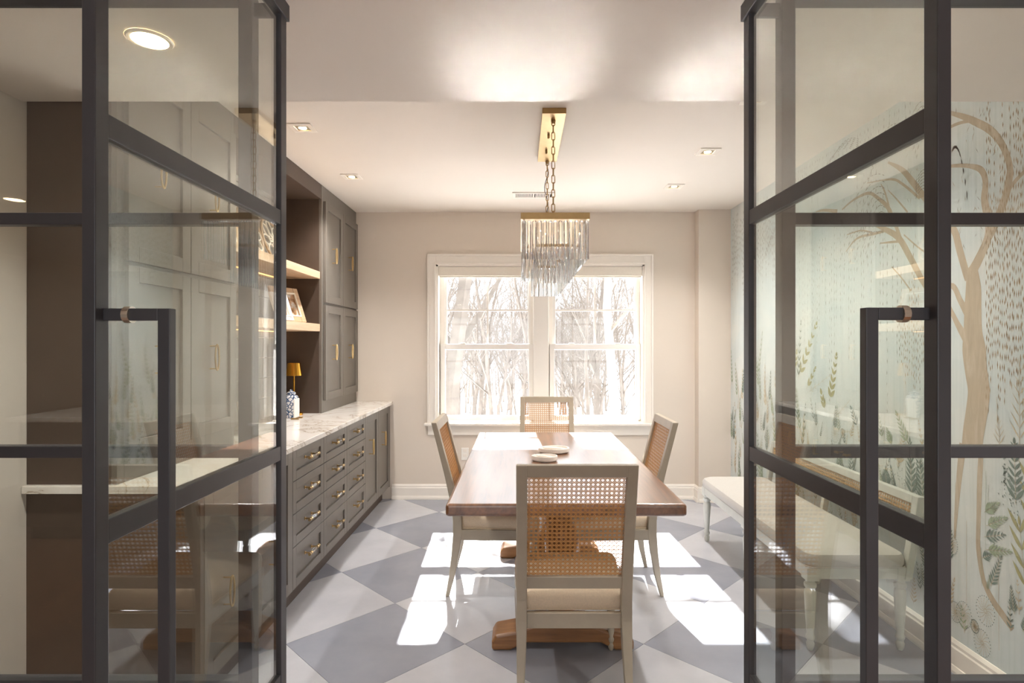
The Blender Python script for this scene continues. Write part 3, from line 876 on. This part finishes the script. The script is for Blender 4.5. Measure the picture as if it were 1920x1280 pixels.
# ------------------------------------------------------------------ chandelier
CXm, CYm = .179, 3.365
ch = thing('chandelier', 'brass rectangular chandelier hung with two tiers of crystal prisms', 'chandelier', (CXm, CYm, 1.77))
obj('ceiling_canopy', MB().box(.117, .242, 2.97, 3.76, 2.655, ZC), M['brass'], ch, True, .002)
obj('top_plate', MB().box(.004, .352, 2.858, 3.872, 2.079, 2.112), M['brass'], ch, True, .002)
def frame_ring(x0, x1, y0, y1, z, r): 
    return MB().box(x0, x1, y0, y0 + r, z, z + r).box(x0, x1, y1 - r, y1, z, z + r).box(x0, x0 + r, y0 + r, y1 - r, z, z + r).box(x1 - r, x1, y0 + r, y1 - r, z, z + r)
obj('lower_frame', frame_ring(.078, .255, 2.952, 3.778, 1.955, .014), M['brass'], ch, True)
for x, y in ((.085, 2.959), (.248, 2.959), (.085, 3.771), (.248, 3.771)):
    obj('hanger_rod', MB().tube([(x, y, 1.955), (x, y, 2.079)], .004, 6), M['brass'], ch, True)
def prism_mesh(L, w):
    mb = MB(); r = w / 2
    sec = [(-r, 0), (-r * .3, -r * .55), (r * .3, -r * .55), (r, 0), (r * .3, r * .55), (-r * .3, r * .55)]
    mb.rings([[(x * .55, y * .55, 0) for x, y in sec], [(x, y, -.008) for x, y in sec], [(x, y, -L) for x, y in sec]])
    return mb.mesh('crystal_prism')
pm_o, pm_i = prism_mesh(.196, .024), prism_mesh(.186, .024)
for me in (pm_o, pm_i): me.materials.append(M['crystal'])
def tier(me, x0, x1, y0, y1, z, pitch):
    nx, ny = round((x1 - x0) / pitch), round((y1 - y0) / pitch)
    L = []
    for i in range(nx + 1):
        x = x0 + (x1 - x0) * i / nx; L += [(x, y0, 0), (x, y1, 0)]
    for k in range(1, ny):
        y = y0 + (y1 - y0) * k / ny; L += [(x0, y, math.pi / 2), (x1, y, math.pi / 2)]
    for x, y, r in L:
        o = link('crystal_prism', me, None, ch, (x - CXm, y - CYm, z - 1.77)); o.rotation_euler = (0, 0, r + R.uniform(-.25, .25))
tier(pm_o, .020, .336, 2.872, 3.858, 2.074, .0263)
tier(pm_i, .085, .248, 2.959, 3.771, 1.953, .0272)
# chain links
def link_mesh():
    pts = []
    for k in range(16):
        a = 2 * math.pi * k / 16
        pts.append((.0085 * math.cos(a), 0, (.0135 if math.sin(a) > 0 else -.0135) + .0085 * math.sin(a)))
    return MB().tube(pts, .0026, 5, loop=True).mesh('chain_link')
lm = link_mesh(); lm.materials.append(M['brass'])
for y in (3.06, 3.74):
    z = 2.645; k = 0
    while z > 2.115:
        o = link('chain_link', lm, None, ch, (CXm - CXm, y - CYm, z - 1.77)); o.rotation_euler = (0, 0, (math.pi / 2 if k % 2 else 0) + .12)
        z -= .0385; k += 1
    obj('ceiling_loop', MB().lathe([(.012, 2.655), (.012, 2.645), (.006, 2.635)], 10, CXm, y), M['brass'], ch, True)
for y in (3.27, 3.53): obj('canopy_screw', MB().lathe([(.007, 2.655), (.007, 2.635), (.004, 2.63)], 10, CXm - .015, y), M['brass'], ch, True)
cord = [(CXm + .012 * math.sin(k * .75) - .006, 3.745, 2.645 - k * .0265) for k in range(21)]
obj('power_cord', MB().tube(cord, .0022, 5), M['dark'], ch, True)

# ------------------------------------------------------------------ ceiling fittings
def spot(loc, parent, energy, ang=125, col=(1, .955, .91), r=.04):
    d = bpy.data.lights.new('lamp_light', 'SPOT'); d.energy = energy; d.spot_size = math.radians(ang); d.spot_blend = .8; d.color = col; d.shadow_soft_size = r
    o = bpy.data.objects.new('lamp_light', d); COL.objects.link(o); o.parent = parent; o.location = loc
SPOT_W = 20
def square_light(x, y, label):
    t = thing('square_downlight', label, 'ceiling light', (x, y, ZC), group='square recessed downlights in the dining ceiling')
    s_ = .066
    f = MB(); i = .038
    f.box(-s_, s_, -s_, -i, -.006, 0).box(-s_, s_, i, s_, -.006, 0).box(-s_, -i, -i, i, -.006, 0).box(i, s_, -i, i, -.006, 0)
    obj('trim_frame', f, M['trim'], t, bevel=.0015)
    obj('baffle', MB().box(-i, i, -i, i, -.0025, -.0005), M['chrome'], t)
    sgn = 1 if x < 0 else -1
    obj('lens', MB().lathe([(.022, -.0045), (.020, -.0025)], 16), M['bulb'], t)
    obj('reflector', MB().prism([(-.03, -.024), (.03, -.030), (.03, -.034), (-.03, -.030)], 'z', -.006, -.0025), M['chrome'], t)
    spot((0, 0, -.02), t, SPOT_W)
square_light(-1.24, 3.243, 'square downlight over the left shelves nearest the doors')
square_light(-1.24, 4.19, 'square downlight over the tall wall cabinet near the window')
square_light(1.204, 3.647, 'right-hand square downlight nearer the doors, above the bench')
square_light(1.206, 4.448, 'right-hand square downlight nearer the window')
square_light(1.19, 2.86, 'square downlight at the lower ceiling edge, seen against the right glass door')
rl = thing('round_downlight', 'lit round downlight in the lower ceiling seen through the left glass door', 'ceiling light', (-1.115, 1.712, ZS))
obj('trim_ring', MB().lathe([(.048, -.001), (.050, -.005), (.060, -.006), (.064, -.001)], 32, cap=False), M['trim'], rl, sm=True)
obj('lens', MB().lathe([(.050, -.001), (.048, -.004), (.001, -.0045)], 32), plain('round_lens', '#fff3dc', .5, emit='#ffdfae', es=14), rl, sm=True)
spot((0, 0, -.02), rl, 16)
# unseen kitchen downlights set out as fill light; last one added for the wallpaper
for k, (x, y, lb) in enumerate(((-3.2, -.6, 'kitchen downlight above the island'), (-1.4, -2.2, 'kitchen downlight behind the camera near the added window'), (1.2, -2.2, 'kitchen downlight behind the camera on the right'), (1.75, .35, 'added downlight in front of the right partition, brightening the near wallpaper'))):
    t = thing('round_downlight', lb, 'ceiling light', (x, y, ZS), group='kitchen downlights')
    obj('trim_ring', MB().lathe([(.048, -.001), (.050, -.005), (.060, -.006), (.064, -.001)], 24, cap=False), M['trim'], t, sm=True)
    obj('lens', MB().lathe([(.050, -.001), (.048, -.004), (.001, -.0045)], 24), bpy.data.materials['round_lens'], t, sm=True)
    spot((0, 0, -.02), t, 50)
av = thing('ceiling_vent', 'white slotted ceiling air vent between the chandelier and window', 'vent', (.112, 4.70, ZC))
VX0, VX1, VY0, VY1 = -.062, .286, 4.62, 4.79
f = MB().box(VX0, VX1, VY0, VY0 + .025, ZC - .008, ZC).box(VX0, VX1, VY1 - .025, VY1, ZC - .008, ZC).box(VX0, VX0 + .025, VY0 + .025, VY1 - .025, ZC - .008, ZC).box(VX1 - .025, VX1, VY0 + .025, VY1 - .025, ZC - .008, ZC).box(.105, .119, VY0 + .025, VY1 - .025, ZC - .008, ZC)
obj('frame', f, M['trim'], av, True, .001)
obj('backing', MB().box(VX0 + .025, VX1 - .025, VY0 + .025, VY1 - .025, ZC - .002, ZC - .0005), M['dark'], av, True)
sl_me = MB().box(-.0035, .0035, -.06, .06, -.007, -.002).mesh('slat'); sl_me.materials.append(M['trim'])
k = 0
x = VX0 + .032
while x < VX1 - .03:
    if not (.10 < x < .124): link('slat', sl_me, None, av, (x - .112, 4.705 - 4.70, 0))
    x += .0125

# ------------------------------------------------------------------ kitchen seen only in reflections
isl = thing('kitchen_island', 'dark kitchen island with white worktop reflected in the left partition', 'island', (-2.6, -1.6, 0))
obj('body', MB().box(-3.7, -1.6, -2.0, -1.2, .1, .88), M['cab_in'], isl, True, .004)
obj('worktop', MB().box(-3.75, -1.55, -2.05, -1.15, .88, .915), M['quartz'], isl, True, .003)
obj('plinth', MB().box(-3.65, -1.65, -1.95, -1.25, 0, .1), M['dark'], isl, True)
d3 = thing('door_3', 'white panelled kitchen door reflected in the left partition', 'door', (KX0, -1.6, 0), kind='structure')
mb = MB()
for a, b, c0, c1 in ((-2.0, -1.9, 0, 2.03), (-1.3, -1.2, 0, 2.03), (-1.9, -1.3, 0, .2), (-1.9, -1.3, .95, 1.08), (-1.9, -1.3, 1.92, 2.03)): mb.box(KX0, KX0 + .03, a, b, c0, c1)
mb.box(KX0, KX0 + .018, -1.9, -1.3, .2, 1.92)
obj('leaf', mb, M['trim'], d3, True)
obj('architrave', MB().box(KX0, KX0 + .02, -2.1, -2.01, 0, 2.13).box(KX0, KX0 + .02, -1.19, -1.1, 0, 2.13).box(KX0, KX0 + .02, -2.01, -1.19, 2.04, 2.13), M['trim'], d3, True)
kc = thing('kitchen_cabinet', 'dark tall kitchen cabinet behind the camera', 'cabinet', (-4.0, KY0 + .3, 0))
obj('body', MB().box(-5.1, -2.6, KY0 + .01, KY0 + .6, .1, ZS - .02), M['cab_in'], kc, True, .004)
for i in range(4): obj('door', shaker(MB(), 0, 0, .6, .12, 2.2).box(0, 0.001, 0, .001, .12, .121) if False else MB().box(-5.08 + i * .62, -4.48 + i * .62, KY0 + .6, KY0 + .62, .12, 2.25), M['cab'], kc, True, .003)

# ------------------------------------------------------------------ painted mural on the right wall (flat print)
def W(px, py):
    y = XR * F_PX / (px - VPX)
    return y, EYE - (py - VPY) * y / F_PX
class Paint(MB):
    def __init__(s, layer): super().__init__(); s.x = XR - .0004 - layer * .0002; s.k = 0
    def poly(s, pts): 
        s.k = (s.k + 1) % 60; s.x_ = s.x - s.k * .000003
        return s.add([(s.x_, y, z) for y, z in pts], [tuple(range(len(pts)))])
    def stroke(s, pts, wid):
        """pts [(y,z)], wid list of full widths (m)"""
        n = len(pts); L = []; Rr = []; s.k = (s.k + 1) % 60; x_ = s.x - s.k * .000004
        for i in range(n):
            a, b = Vector(pts[max(0, i - 1)]), Vector(pts[min(n - 1, i + 1)])
            t = (b - a); t = t.normalized() if t.length > 1e-9 else Vector((0, 1))
            nn = Vector((-t.y, t.x)) * wid[i] / 2
            p = Vector(pts[i]); L.append(p + nn); Rr.append(p - nn)
        vs = [(x_, p.x, p.y) for p in L] + [(x_, p.x, p.y) for p in Rr]
        return s.add(vs, [(i, i + 1, n + i + 1, n + i) for i in range(n - 1)])
    def leaf(s, y, z, ang, L, w, k=6):
        """pointed leaf from (y,z) along ang"""
        ca, sa = math.cos(ang), math.sin(ang); up = []; dn = []
        for i in range(k + 1):
            t = i / k; h = w / 2 * math.sin(math.pi * t ** .8)
            up.append((y + ca * L * t - sa * h, z + sa * L * t + ca * h)); dn.append((y + ca * L * t + sa * h, z + sa * L * t - ca * h))
        return s.poly(up + dn[-2:0:-1])
    def dash(s, y, z, L, w, ang=math.pi / 2):
        ca, sa = math.cos(ang) * L / 2, math.sin(ang) * L / 2; nx, nz = -math.sin(ang) * w / 2, math.cos(ang) * w / 2
        return s.add([(s.x, y - ca, z - sa), (s.x, y + nx, z + nz), (s.x, y + ca, z + sa), (s.x, y - nx, z - nz)], [(0, 1, 2, 3)])
def spline(pts, n=6):
    out = []
    P = [Vector(p) for p in pts]
    for i in range(len(P) - 1):
        p0, p1, p2, p3 = P[max(0, i - 1)], P[i], P[i + 1], P[min(len(P) - 1, i + 2)]
        for k in range(n):
            t = k / n
            out.append(.5 * ((2 * p1) + (p2 - p0) * t + (2 * p0 - 5 * p1 + 4 * p2 - p3) * t * t + (3 * p1 - p0 - 3 * p2 + p3) * t ** 3))
    out.append(P[-1]); return out
def branch(pt, pts):
    """pts: (px, py, width_px) in the photograph, laid on the wall at their true place"""
    q = []
    for px, py, w in pts:
        y, z = W(px, py); q.append((y, z, w * y / F_PX))
    sp = spline(q, 6)
    pt.stroke([(v.x, v.y) for v in sp], [max(.002, v.z) for v in sp])
tp = Paint(0)
branch(tp, [(1822, 500, 24), (1825, 540, 36), (1824, 580, 40), (1824, 622, 44), (1826, 655, 55), (1830, 697, 52), (1835, 735, 51), (1830, 779, 50), (1825, 810, 49), (1822, 842, 48)])
branch(tp, [(1838, 832, 16), (1839, 855, 12), (1837, 900, 12), (1835, 974, 10), (1834, 1016, 10), (1837, 1048, 11), (1845, 1090, 11), (1862, 1126, 14), (1882, 1155, 15), (1899, 1180, 10)])
branch(tp, [(1806, 832, 18), (1803, 855, 16), (1798, 900, 13), (1793, 960, 9), (1790, 1010, 4)])
branch(tp, [(1822, 510, 22), (1834, 488, 20), (1851, 450, 18), (1854, 420, 17), (1846, 374, 16), (1848, 342, 13), (1840, 319, 12), (1817, 311, 8), (1786, 311, 6), (1762, 316, 3)])
branch(tp, [(1848, 455, 16), (1866, 420, 18), (1886, 367, 17), (1893, 330, 15), (1892, 305, 13), (1879, 271, 13), (1857, 244, 14), (1826, 227, 13), (1798, 216, 9), (1770, 211, 6), (1745, 222, 3)])
branch(tp, [(1822, 226, 7), (1805, 229, 6), (1786, 236, 6), (1770, 247, 3)])
branch(tp, [(1890, 358, 8), (1905, 338, 8), (1925, 318, 8), (1975, 275, 8), (2040, 250, 5)])
branch(tp, [(1816, 522, 18), (1811, 510, 16), (1799, 467, 16), (1788, 430, 15), (1760, 400, 14), (1738, 376, 13), (1712, 342, 13), (1691, 318, 10), (1665, 304, 4)])
branch(tp, [(1815, 590, 16), (1800, 562, 12), (1786, 536, 11), (1762, 545, 10), (1739, 540, 12), (1708, 485, 14), (1686, 447, 13), (1660, 430, 10), (1632, 417, 5)])
branch(tp, [(1815, 640, 20), (1798, 612, 13), (1786, 588, 10), (1774, 566, 8), (1752, 550, 8)])
branch(tp, [(1688, 446, 8), (1678, 418, 9), (1665, 389, 9), (1647, 372, 7), (1628, 362, 6), (1600, 375, 4), (1579, 393, 3)])
branch(tp, [(1725, 372, 5), (1691, 344, 5), (1670, 336, 4), (1626, 343, 2)])
branch(tp, [(1702, 398, 4), (1682, 374, 3), (1665, 356, 2)])
branch(tp, [(1668, 392, 5), (1660, 362, 4), (1652, 345, 2)])
branch(tp, [(1660, 432, 6), (1640, 438, 5), (1607, 447, 4), (1586, 472, 2)])
branch(tp, [(1640, 438, 4), (1615, 432, 3), (1588, 440, 2)])
branch(tp, [(1690, 452, 5), (1668, 454, 4), (1650, 456, 2)])
branch(tp, [(1695, 440, 3), (1720, 462, 3), (1745, 480, 3)])
branch(tp, [(1708, 545, 3), (1690, 520, 3), (1672, 500, 2)])
branch(tp, [(1570, 396, 7), (1545, 394, 5), (1530, 397, 2)])
# a second slender tree far along the wall
branch(tp, [(1388, 800, 2.2), (1386, 760, 2), (1384, 720, 1.6), (1380, 690, 1)])
branch(tp, [(1386, 760, 1.6), (1394, 715, 1.4), (1400, 690, 1)])
branch(tp, [(1385, 735, 1.4), (1378, 700, 1)])
obj('painted_tree', tp, M['trunk_paint'], wr)

db, dg = Paint(1), Paint(2)
def wisp(pt, y, z0, z1, L, gap, w, drift=0):
    z = z0
    while z > z1:
        l = L * R.uniform(.7, 1.2)
        pt.dash(y + R.uniform(-.003, .003) + drift * (z0 - z), z - l / 2, l, w * R.uniform(.7, 1.2), math.pi / 2 + R.uniform(-.04, .04))
        z -= l + gap * R.uniform(.6, 1.6)
# dense weeping strands: from the near end of the wall up to the trunk
y = YD + .08
while y < 2.36:
    bot = 1.10 + .30 * R.random() + .35 * max(0, (y - 2.15)) 
    wisp(db, y, R.choice((ZC - .03, 2.6, 2.3, 2.05)), bot, .032, .013, .0052); y += R.uniform(.007, .012)
y = 2.66
while y < 2.92:
    wisp(db if R.random() < .6 else dg, y, R.uniform(1.5, 1.95), 1.16 + abs(y - 2.78) * 1.2 + R.random() * .15, .026, .014, .0045); y += R.uniform(.009, .016)
y = 2.95
while y < 4.1:
    z0 = 2.25 + R.uniform(-.3, .25); wisp(dg, y, z0, z0 - R.uniform(.35, .95), .030, .022, .004); y += R.uniform(.016, .05)
y = 4.0
while y < 5.2:
    wisp(dg, y, ZC - .02 - R.random() * .2, 1.85 + R.random() * .4, .032, .02, .006); y += R.uniform(.014, .028)
y = 2.5
while y < 4.1:
    wisp(dg, y, ZC - .03, 2.66 - R.uniform(.05, .22), .028, .02, .0045); y += R.uniform(.02, .05)
# arching strands of dashes hung from twigs
def arc(pt, pa, pb, rise, n, L=.028, w=.0045):
    (ya, za), (yb, zb) = W(*pa), W(*pb)
    c = Vector(((ya + yb) / 2, max(za, zb) + rise)); A, B = Vector((ya, za)), Vector((yb, zb))
    for i in range(n):
        t = (i + .5) / n
        p = A * (1 - t) ** 2 + c * 2 * t * (1 - t) + B * t * t; d = (c - A) * 2 * (1 - t) + (B - c) * 2 * t
        pt.dash(p.x, p.y, L, w, math.atan2(d.y, d.x))
for k in range(7):
    arc(dg, (1612, 262 + 4 * k), (1560 - 7 * k, 300 + 14 * k), .10 + .02 * k, 9)
    arc(dg, (1695, 238 + 3 * k), (1645 - 4 * k, 272 + 16 * k), .10, 8)
    arc(dg, (1736, 190 + 10 * k), (1700 + 3 * k, 250 + 9 * k), .05, 6)
    arc(dg, (1740, 320 + 6 * k), (1716, 345 + 5 * k), .04, 5, .022)
    arc(dg, (1660, 330 + 12 * k), (1600 + 4 * k, 385 + 18 * k), .10, 9)
    arc(dg, (1655 - 9 * k, 436), (1632 - 10 * k, 478 + 6 * k), .05, 6, .024)
    arc(dg, (1470, 420 + 3 * k), (1440 - 3 * k, 470 + 8 * k), .10, 8)
for k in range(5): arc(dg, (1786, 280 + k), (1815, 384 - 2 * k), .06, 9)
for k in range(260):   # short random flecks in the crown
    px, py = R.uniform(1560, 1915), R.uniform(200, 470); y, z = W(px, py)
    (db if R.random() < .6 else dg).dash(y, z, R.uniform(.015, .035), .0022, math.pi / 2 + R.uniform(-.7, .7))
tag(obj('painted_dashes', db, M['dash_brown'], wr), kind='stuff'); tag(obj('painted_dashes', dg, M['dash_grey'], wr), kind='stuff')

lo_, lt_, lg_, ln_ = Paint(3), Paint(4), Paint(5), Paint(3)
def frond(pt, base, tip, n, L, w, spread=.75, stem=None, taper=True, curve=0.):
    (ya, za), (yb, zb) = W(*base), W(*tip)
    frond_w(pt, ya, za, yb, zb, n, L, w, spread, stem, taper)
def frond_w(pt, ya, za, yb, zb, n, L, w, spread=.75, stem=None, taper=True):
    A, B = Vector((ya, za)), Vector((yb, zb)); d = B - A; a0 = math.atan2(d.y, d.x)
    for i in range(n):
        t = (i + .6) / n; p = A + d * t; s_ = (1 - .65 * t) if taper else 1
        for sg in (1, -1):
            pt.leaf(p.x, p.y, a0 + sg * spread, L * s_, w * s_)
    pt.leaf(B.x, B.y, a0, L * .4, w * .7)
    if stem: stem.stroke([(ya, za), (yb, zb)], [.0022, .0012])
# olive sprigs beyond the bench
frond(lo_, (1498, 706, ), (1530, 610), 6, .085, .030, .55, ln_)
frond(lo_, (1556, 752), (1568, 668), 6, .075, .030, .6, ln_)
frond(lo_, (1490, 694), (1494, 660), 3, .07, .026, .5, ln_)
frond(lo_, (1512, 730), (1528, 692), 3, .07, .026, .35, ln_)
frond(lo_, (1548, 772), (1540, 735), 3, .075, .028, .4, ln_)
frond(lo_, (1925, 1120), (1912, 985), 4, .10, .017, .5, ln_, False)
frond(lo_, (1935, 1000), (1930, 890), 3, .09, .017, .5, ln_, False)
# teal ferns
for b_, t_, n_, L_ in (((1905, 945), (1902, 832), 8, .07), ((1858, 1098), (1877, 1046), 8, .04), ((1846, 1006), (1880, 1003), 5, .05), ((1842, 1046), (1856, 1040), 4, .04),
                       ((1710, 930), (1706, 830), 9, .075), ((1733, 945), (1722, 855), 9, .075), ((1663, 915), (1661, 885), 6, .07), ((1640, 890), (1632, 850), 6, .07),
                       ((1600, 905), (1596, 860), 6, .07), ((1575, 885), (1572, 850), 6, .06), ((1540, 880), (1535, 845), 6, .06), ((1608, 800), (1596, 765), 5, .05)):
    frond(lt_, b_, t_, n_, L_, L_ * .24, .7, ln_)
for b_, t_, n_, L_ in (((1846, 960), (1870, 945), 6, .05), ((1850, 985), (1884, 972), 6, .05), ((1850, 1030), (1892, 1034), 6, .05), ((1703, 832), (1682, 776), 6, .06), ((1672, 834), (1664, 806), 5, .05)):
    frond(lg_, b_, t_, n_, L_, L_ * .24, .6, ln_)
# tan line-drawn fronds
for b_, t_, n_, L_ in (((1912, 835), (1912, 690), 7, .09), ((1875, 840), (1873, 790), 4, .06), ((1516, 735), (1560, 700), 6, .05), ((1560, 790), (1592, 752), 6, .05)):
    frond(ln_, b_, t_, n_, L_, L_ * .06, .6, ln_)
# undergrowth: ferns and grasses of mixed kinds along the whole wall
for k in range(250):
    y = R.uniform(YD + .1, 5.2); z = R.uniform(.16, .95)
    if 2.0 < y < 2.55 and z > .45 and R.random() < .75: continue
    hgt = R.uniform(.06, .15); a = math.pi / 2 + R.uniform(-.45, .45)
    pt = R.choice((lt_, lg_, ln_, ln_, lt_))
    L_ = hgt * R.uniform(.22, .4)
    frond_w(pt, y, z, y + math.cos(a) * hgt, z + math.sin(a) * hgt, R.randint(4, 8), L_, L_ * R.uniform(.14, .28), R.uniform(.45, .8), ln_)
for k in range(60):   # dark sprays at the far end
    y = R.uniform(3.9, 5.2); z = R.uniform(.2, 1.25); hgt = R.uniform(.15, .4); a = math.pi / 2 + R.uniform(-.25, .25)
    frond_w(R.choice((lt_, lg_, ln_)), y, z, y + math.cos(a) * hgt, z + math.sin(a) * hgt, 8, .055, .014, .5, ln_)
# dotted seed circles
for px, py, r in ((1792, 1147, .040), (1808, 1152, .05), (1848, 1145, .055), (1842, 1205, .05), (1828, 1174, .025), (1785, 1020, .04), (1566, 812, .05), (1580, 812, .025)):
    y, z = W(px, py); m_ = 26
    for i in range(m_):
        a = 2 * math.pi * i / m_
        lt_.dash(y + r * .85 * math.cos(a), z + r * 1.1 * math.sin(a), .006, .005, a + math.pi / 2)
    for q in range(1, 6):
        for i in range(14):
            a = 2 * math.pi * i / 14 + q
            ln_.dash(y + r * q / 6 * .85 * math.cos(a), z + r * q / 6 * 1.1 * math.sin(a), .012, .0022, a)
for px, py, w_, h_ in ((1900, 925, .05, .10), (1686, 895, .06, .14), (1580, 900, .05, .10), (1884, 885, .006, .08), (1719, 905, .006, .10)):
    y, z = W(px, py)
    for i in range(46): lt_.dash(y + R.gauss(0, w_ / 2), z + R.gauss(0, h_ / 2), .008, .005, R.uniform(.8, 2.2))
# thin paint drips
for k in range(70):
    y = R.uniform(YD + .1, 4.6); z = R.uniform(.45, 1.3); l = R.uniform(.1, .45)
    R.choice((lg_, ln_)).stroke([(y, z), (y + R.uniform(-.004, .004), z - l)], [.0016, .0012]) if z - l > .16 else None
for pt, m_ in ((lo_, 'leaf_olive'), (lt_, 'leaf_teal'), (lg_, 'leaf_green'), (ln_, 'leaf_tan')):
    tag(obj('painted_foliage', pt, M[m_], wr), kind='stuff')

# ------------------------------------------------------------------ winter woods outside
gr = MB(); GX, GY = 60, 40
def gz(x, y):
    return -2.3 - .05 * max(0, y - 8) - .03 * max(0, y - 45) + .25 * math.sin(x * .31 + y * .11) + .18 * math.sin(x * .13 - y * .23)
xs = [-70 + 140 * i / GX for i in range(GX + 1)]; ys = [5.9 + (150 - 5.9) * (j / GY) ** 1.6 for j in range(GY + 1)]
gr.add([(x, y, gz(x, y)) for y in ys for x in xs], [(j * (GX + 1) + i, j * (GX + 1) + i + 1, (j + 1) * (GX + 1) + i + 1, (j + 1) * (GX + 1) + i) for j in range(GY) for i in range(GX)])
sn = tag(obj('snow_ground', gr, M['snow'], sm=True), 'snow-covered ground of the woods outside the window', 'snow', kind='structure')

def tree_mesh(seed, Ht, r0, lean=0, trunk_only=0, dens=1.0, split=.0):
    rr = random.Random(seed); mb = MB()
    def grow(p, d, L, r, lev):
        n = 4 if lev < 2 else 2
        pts = [p]; rad = [r]; q = Vector(p); dd = Vector(d)
        for i in range(n):
            dd = (dd + Vector((rr.uniform(-.12, .12), rr.uniform(-.12, .12), rr.uniform(-.02, .10 if lev else .04)))).normalized()
            q = q + dd * (L / n); pts.append(q.copy()); rad.append(max(.004, r * (1 - (i + 1) / n * (.75 if lev else .8))))
        mb.tube(pts, rad, 5 if lev == 0 else 3, cap=False)
        if lev >= 3: return
        nb = int({0: 15, 1: 6, 2: 4}[lev] * dens)
        for k in range(nb):
            t = rr.uniform(.28 if lev == 0 else .25, .98); f = t * n; i = min(n - 1, int(f)); bp = pts[i].lerp(pts[i + 1], f - i)
            a = rr.uniform(0, 2 * math.pi); tilt = rr.uniform(.35, .85)
            axis = (pts[i + 1] - pts[i]).normalized(); s_ = axis.orthogonal().normalized(); s_ = Matrix.Rotation(a, 3, axis) @ s_
            nd = (axis * math.cos(tilt) + s_ * math.sin(tilt)).normalized()
            grow(bp, nd, L * rr.uniform(.28, .45) * (1.25 - .5 * t if lev == 0 else 1), max(.004, rad[i] * .42), lev + 1)
    grow(Vector((0, 0, -.3)), Vector((lean, 0, 1)).normalized(), Ht, r0, 0)
    return mb.mesh('bare_tree')
tms = [tree_mesh(100 + k, (6.0, 7.0, 6.5, 7.5, 5.5, 6.8)[k], (.07, .09, .06, .10, .06, .08)[k]) for k in range(6)]
for me in tms: me.materials.append(M['bark'])
def put_tree(me, x, y, s, label, group, rz=0, sz=1):
    o = link('bare_tree', me, None, None, (x, y, gz(x, y))); o.scale = (s, s, s * sz); o.rotation_euler = (0, 0, rz)
    return tag(o, label, 'tree', group)
big = tree_mesh(5, 11, .22, -.015, dens=.8); big.materials.append(M['bark'])
put_tree(big, -1.60, 12.5, 1.1, 'thick grey tree trunk close outside the left window pane', None)
lean_t = tree_mesh(9, 9.5, .15, -.20, dens=.8); lean_t.materials.append(M['bark_pale'])
put_tree(lean_t, 2.85, 14, 1.1, 'pale leaning tree outside the right window pane', None, .1)
tw = tree_mesh(31, 9.0, .11, 0.0); tw.materials.append(M['bark'])
put_tree(tw, -.62, 17, .85, 'slender dark tree standing in the middle of the left window', None)
for k in range(76):
    y = 16 + 32 * (k / 76) ** .8 + R.uniform(-1, 1); x = R.uniform(-.21, .29) * y
    if y < 21 and abs(x - .4) < 1.2: x += 2.5
    put_tree(tms[k % 6], x, y, R.uniform(.95, 1.3), 'bare winter tree in the snowy woods outside the window', 'bare trees of the near woods', R.uniform(0, 6.28))
for k in range(80):
    y = R.uniform(50, 95); x = R.uniform(-.24, .32) * y
    put_tree(tms[k % 6], x, y, R.uniform(1.45, 2.0), 'distant bare tree in the hazy woods beyond the window', 'bare trees of the far woods', R.uniform(0, 6.28))
print('objects', len(bpy.data.objects), 'tris', sum(len(m.polygons) for m in bpy.data.meshes) * 2)
